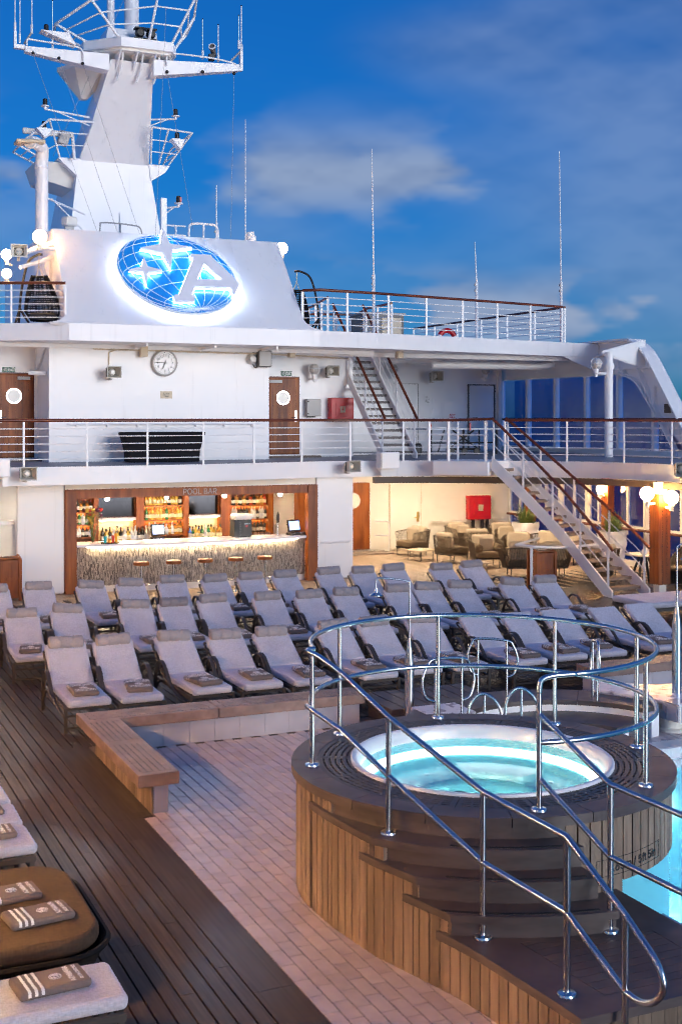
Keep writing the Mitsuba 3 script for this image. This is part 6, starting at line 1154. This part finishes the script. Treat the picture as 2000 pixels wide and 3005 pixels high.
for rname, (y, xs) in rows.items():
    for i, x in enumerate(xs):
        rz = rl.uniform(-3.5, 2.0); yy = y + rl.uniform(-.06, .06); bare, withp, py_, pz_ = variants[rl.choice((0, 0, 1, 2))]; p = bare if rname == 'front' and i >= 8 else withp
        sw = {'pillow': 'mat_pillow_dark'} if (rname == 'middle' and i == 3) else None
        desc = 'without a pillow' if p is bare else 'with a ' + ('dark ' if sw else '') + 'roll pillow'
        lab = f'grey sun lounger {desc}, {ORD[i]} in the {rname} row'
        lk = p.at('sun_lounger', lab, 'sun lounger', f'sun loungers of the {rname} row', M4(x, yy, 0, rz), sw)
        if p is withp:
            mm = T().translate([x, yy, .012]).rotate([0, 0, 1], rz).translate([0, py_, pz_]).rotate([0, 1, 0], rl.uniform(-4, 7)).rotate([1, 0, 0], rl.uniform(-10, 10)).translate([0, -py_, -pz_])
            scene[lk + '__pillow']['to_world'] = mm
        a = math.radians(rz); ox, oy = rl.uniform(-.02, .07), .40 + rl.uniform(-.05, .07)
        tw.at('folded_towel', f'folded striped towel on the lounger {ORD[i]} in the {rname} row', 'towel', f'towels of the {rname} row', M4(x + ox * math.cos(a) - oy * math.sin(a), yy + ox * math.sin(a) + oy * math.cos(a), .4185, rz + rl.uniform(-9, 9), 1.2))
# loungers at the left edge, lying across the deck
for i, (y, lab) in enumerate(((7.92, 'grey lounger at the bottom left corner, only its foot end in view'), (10.97, 'grey lounger at the left edge, just behind the brown day bed'), (11.64, 'grey lounger at the left edge, second behind the brown day bed'), (12.30, 'grey lounger at the left edge, furthest behind the brown day bed'))):
    variants[0][0].at('sun_lounger', lab, 'sun lounger', 'sun loungers at the left edge', M4(1.97, y, 0, 90 + (0, 1.2, -.6, .8)[i]))
    tw.at('folded_towel', 'striped lettered towel on the ' + lab.replace('grey ', '').replace(', only its foot end in view', ''), 'towel', 'towels at the left edge', M4(1.97 - (.42, .36, .36, .40)[i], y + .03, .4185, 90 + (6, 3, 4, 2)[i]))
# brown day bed
db = thing('day_bed', 'wide black wicker day bed with a thick brown cushion at the left edge', 'day bed')
def rounded(x0, x1, y0, y1, r, n=14): return sbox(x0 + r, y0 + r, x1 - r, y1 - r).buffer(r, n)
bed = rounded(.10, 2.06, 8.50, 10.08, .34)
def puff_(poly, z0, z1, r, n=5):
    rings, z = [], []
    for t_ in np.linspace(0, math.pi / 2, n): rings.append(poly.buffer(-r * (1 - math.sin(t_)))); z.append(z0 + r * (1 - math.cos(t_)))
    for t_ in np.linspace(math.pi / 2, 0, n): rings.append(poly.buffer(-r * (1 - math.sin(t_)))); z.append(z1 - r * (1 - math.cos(t_)))
    k = 96; P_ = []
    c = np.array(poly.centroid.coords[0]); an = np.linspace(0, 2 * np.pi, k + 1)[:-1]
    for g, zz in zip(rings, z):
        ex = g.exterior; pts = []
        for a in an:
            l = LineString([c, c + 5 * np.array([math.cos(a), math.sin(a)])]); q = l.intersection(ex); q = q if q.geom_type == 'Point' else list(q.geoms)[0]; pts.append((q.x, q.y, zz))
        P_.append(pts)
    V = np.array(P_).reshape(-1, 3); f = []
    for i in range(len(rings) - 1):
        for j in range(k): q = (j + 1) % k; f += [(i * k + j, i * k + q, (i + 1) * k + q), (i * k + j, (i + 1) * k + q, (i + 1) * k + j)]
    V = np.vstack([V, [*c, z1 + .012], [*c, z0]]); b = (len(rings) - 1) * k
    for j in range(k): q = (j + 1) % k; f += [(b + j, b + q, len(V) - 2), (q, j, len(V) - 1)]
    return trimesh.Trimesh(V, f, process=False)
part(db, 'cushion', puff_(bed, .33, .46, .05), 'mat_brown_cushion', 50)
part(db, 'wicker_base', J(*[tube(np.c_[np.array(bed.buffer(.045 - .16 * (1 - s)).exterior.coords)[:-1], np.full(len(bed.buffer(.045 - .16 * (1 - s)).exterior.coords) - 1, .05 + .29 * s)], .0135, 5, True) for s in np.linspace(0, 1, 15)]), 'mat_wicker'); part(db, 'inner_base', prism(bed.buffer(-.14), .03, .33), 'mat_wicker'); part(db, 'top_rim', tube(np.c_[np.array(bed.buffer(.06).exterior.coords)[:-1], np.full(len(bed.buffer(.06).exterior.coords) - 1, .345)], .022, 6, True), 'mat_wicker', 40)
tw.at('folded_towel', 'striped lettered towel on the brown day bed, the further one', 'towel', 'towels at the left edge', M4(1.52, 9.42, .462, 96)); tw.at('folded_towel', 'striped lettered towel on the brown day bed, the nearer one', 'towel', 'towels at the left edge', M4(1.66, 8.95, .462, 98))
# flat day bed with pale cushions at the right edge
t = thing('flat_day_bed', 'flat day bed with pale grey cushions at the right edge, behind the loungers', 'day bed')
part(t, 'mattress', mv(rbox(2.3, 1.2, .13, .06, 3), 16.45, 20.25, .37), 'mat_fabric', True); part(t, 'frame', box(15.3, 17.6, 19.68, 20.82, .24, .30), 'mat_frame')
for x, y in ((15.35, 19.7), (17.5, 19.7), (15.35, 20.75), (17.5, 20.75)): part(t, 'leg', box(x, x + .06, y, y + .06, 0, .24), 'mat_frame')

# ---------------------------------------------------------------- the same globes on the near left posts of the promenade
for i, y in enumerate((4.5, 8.7, 12.9, 17.1, 22.6)):
    t = thing('promenade_post', f'wooden promenade post under the left deck edge, {["nearest", "second", "third", "fourth", "furthest"][i]} from the viewer', 'post', 'promenade posts'); part(t, 'cladding', mv(rbox(.30, .30, 2.3, .015, 2), -.45, y, 1.38), 'mat_mahogany', 40); part(t, 'foot', box(-.55, -.35, y - .1, y + .1, 0, .23), 'mat_cream')
    globe(-.02, y, 2.27, f'lit globe lamp on the promenade post, {["nearest", "second", "third", "fourth", "furthest"][i]} from the viewer', (90, 330, 430, 170, 160)[i], .16, -.35, 0)
one('flag_less_pole', bar((9.2, 44, 6), (9.2, 44, 6.4), .02), 'mat_white', 'short white pole stub on the top deck behind the block', 'pole') if False else None
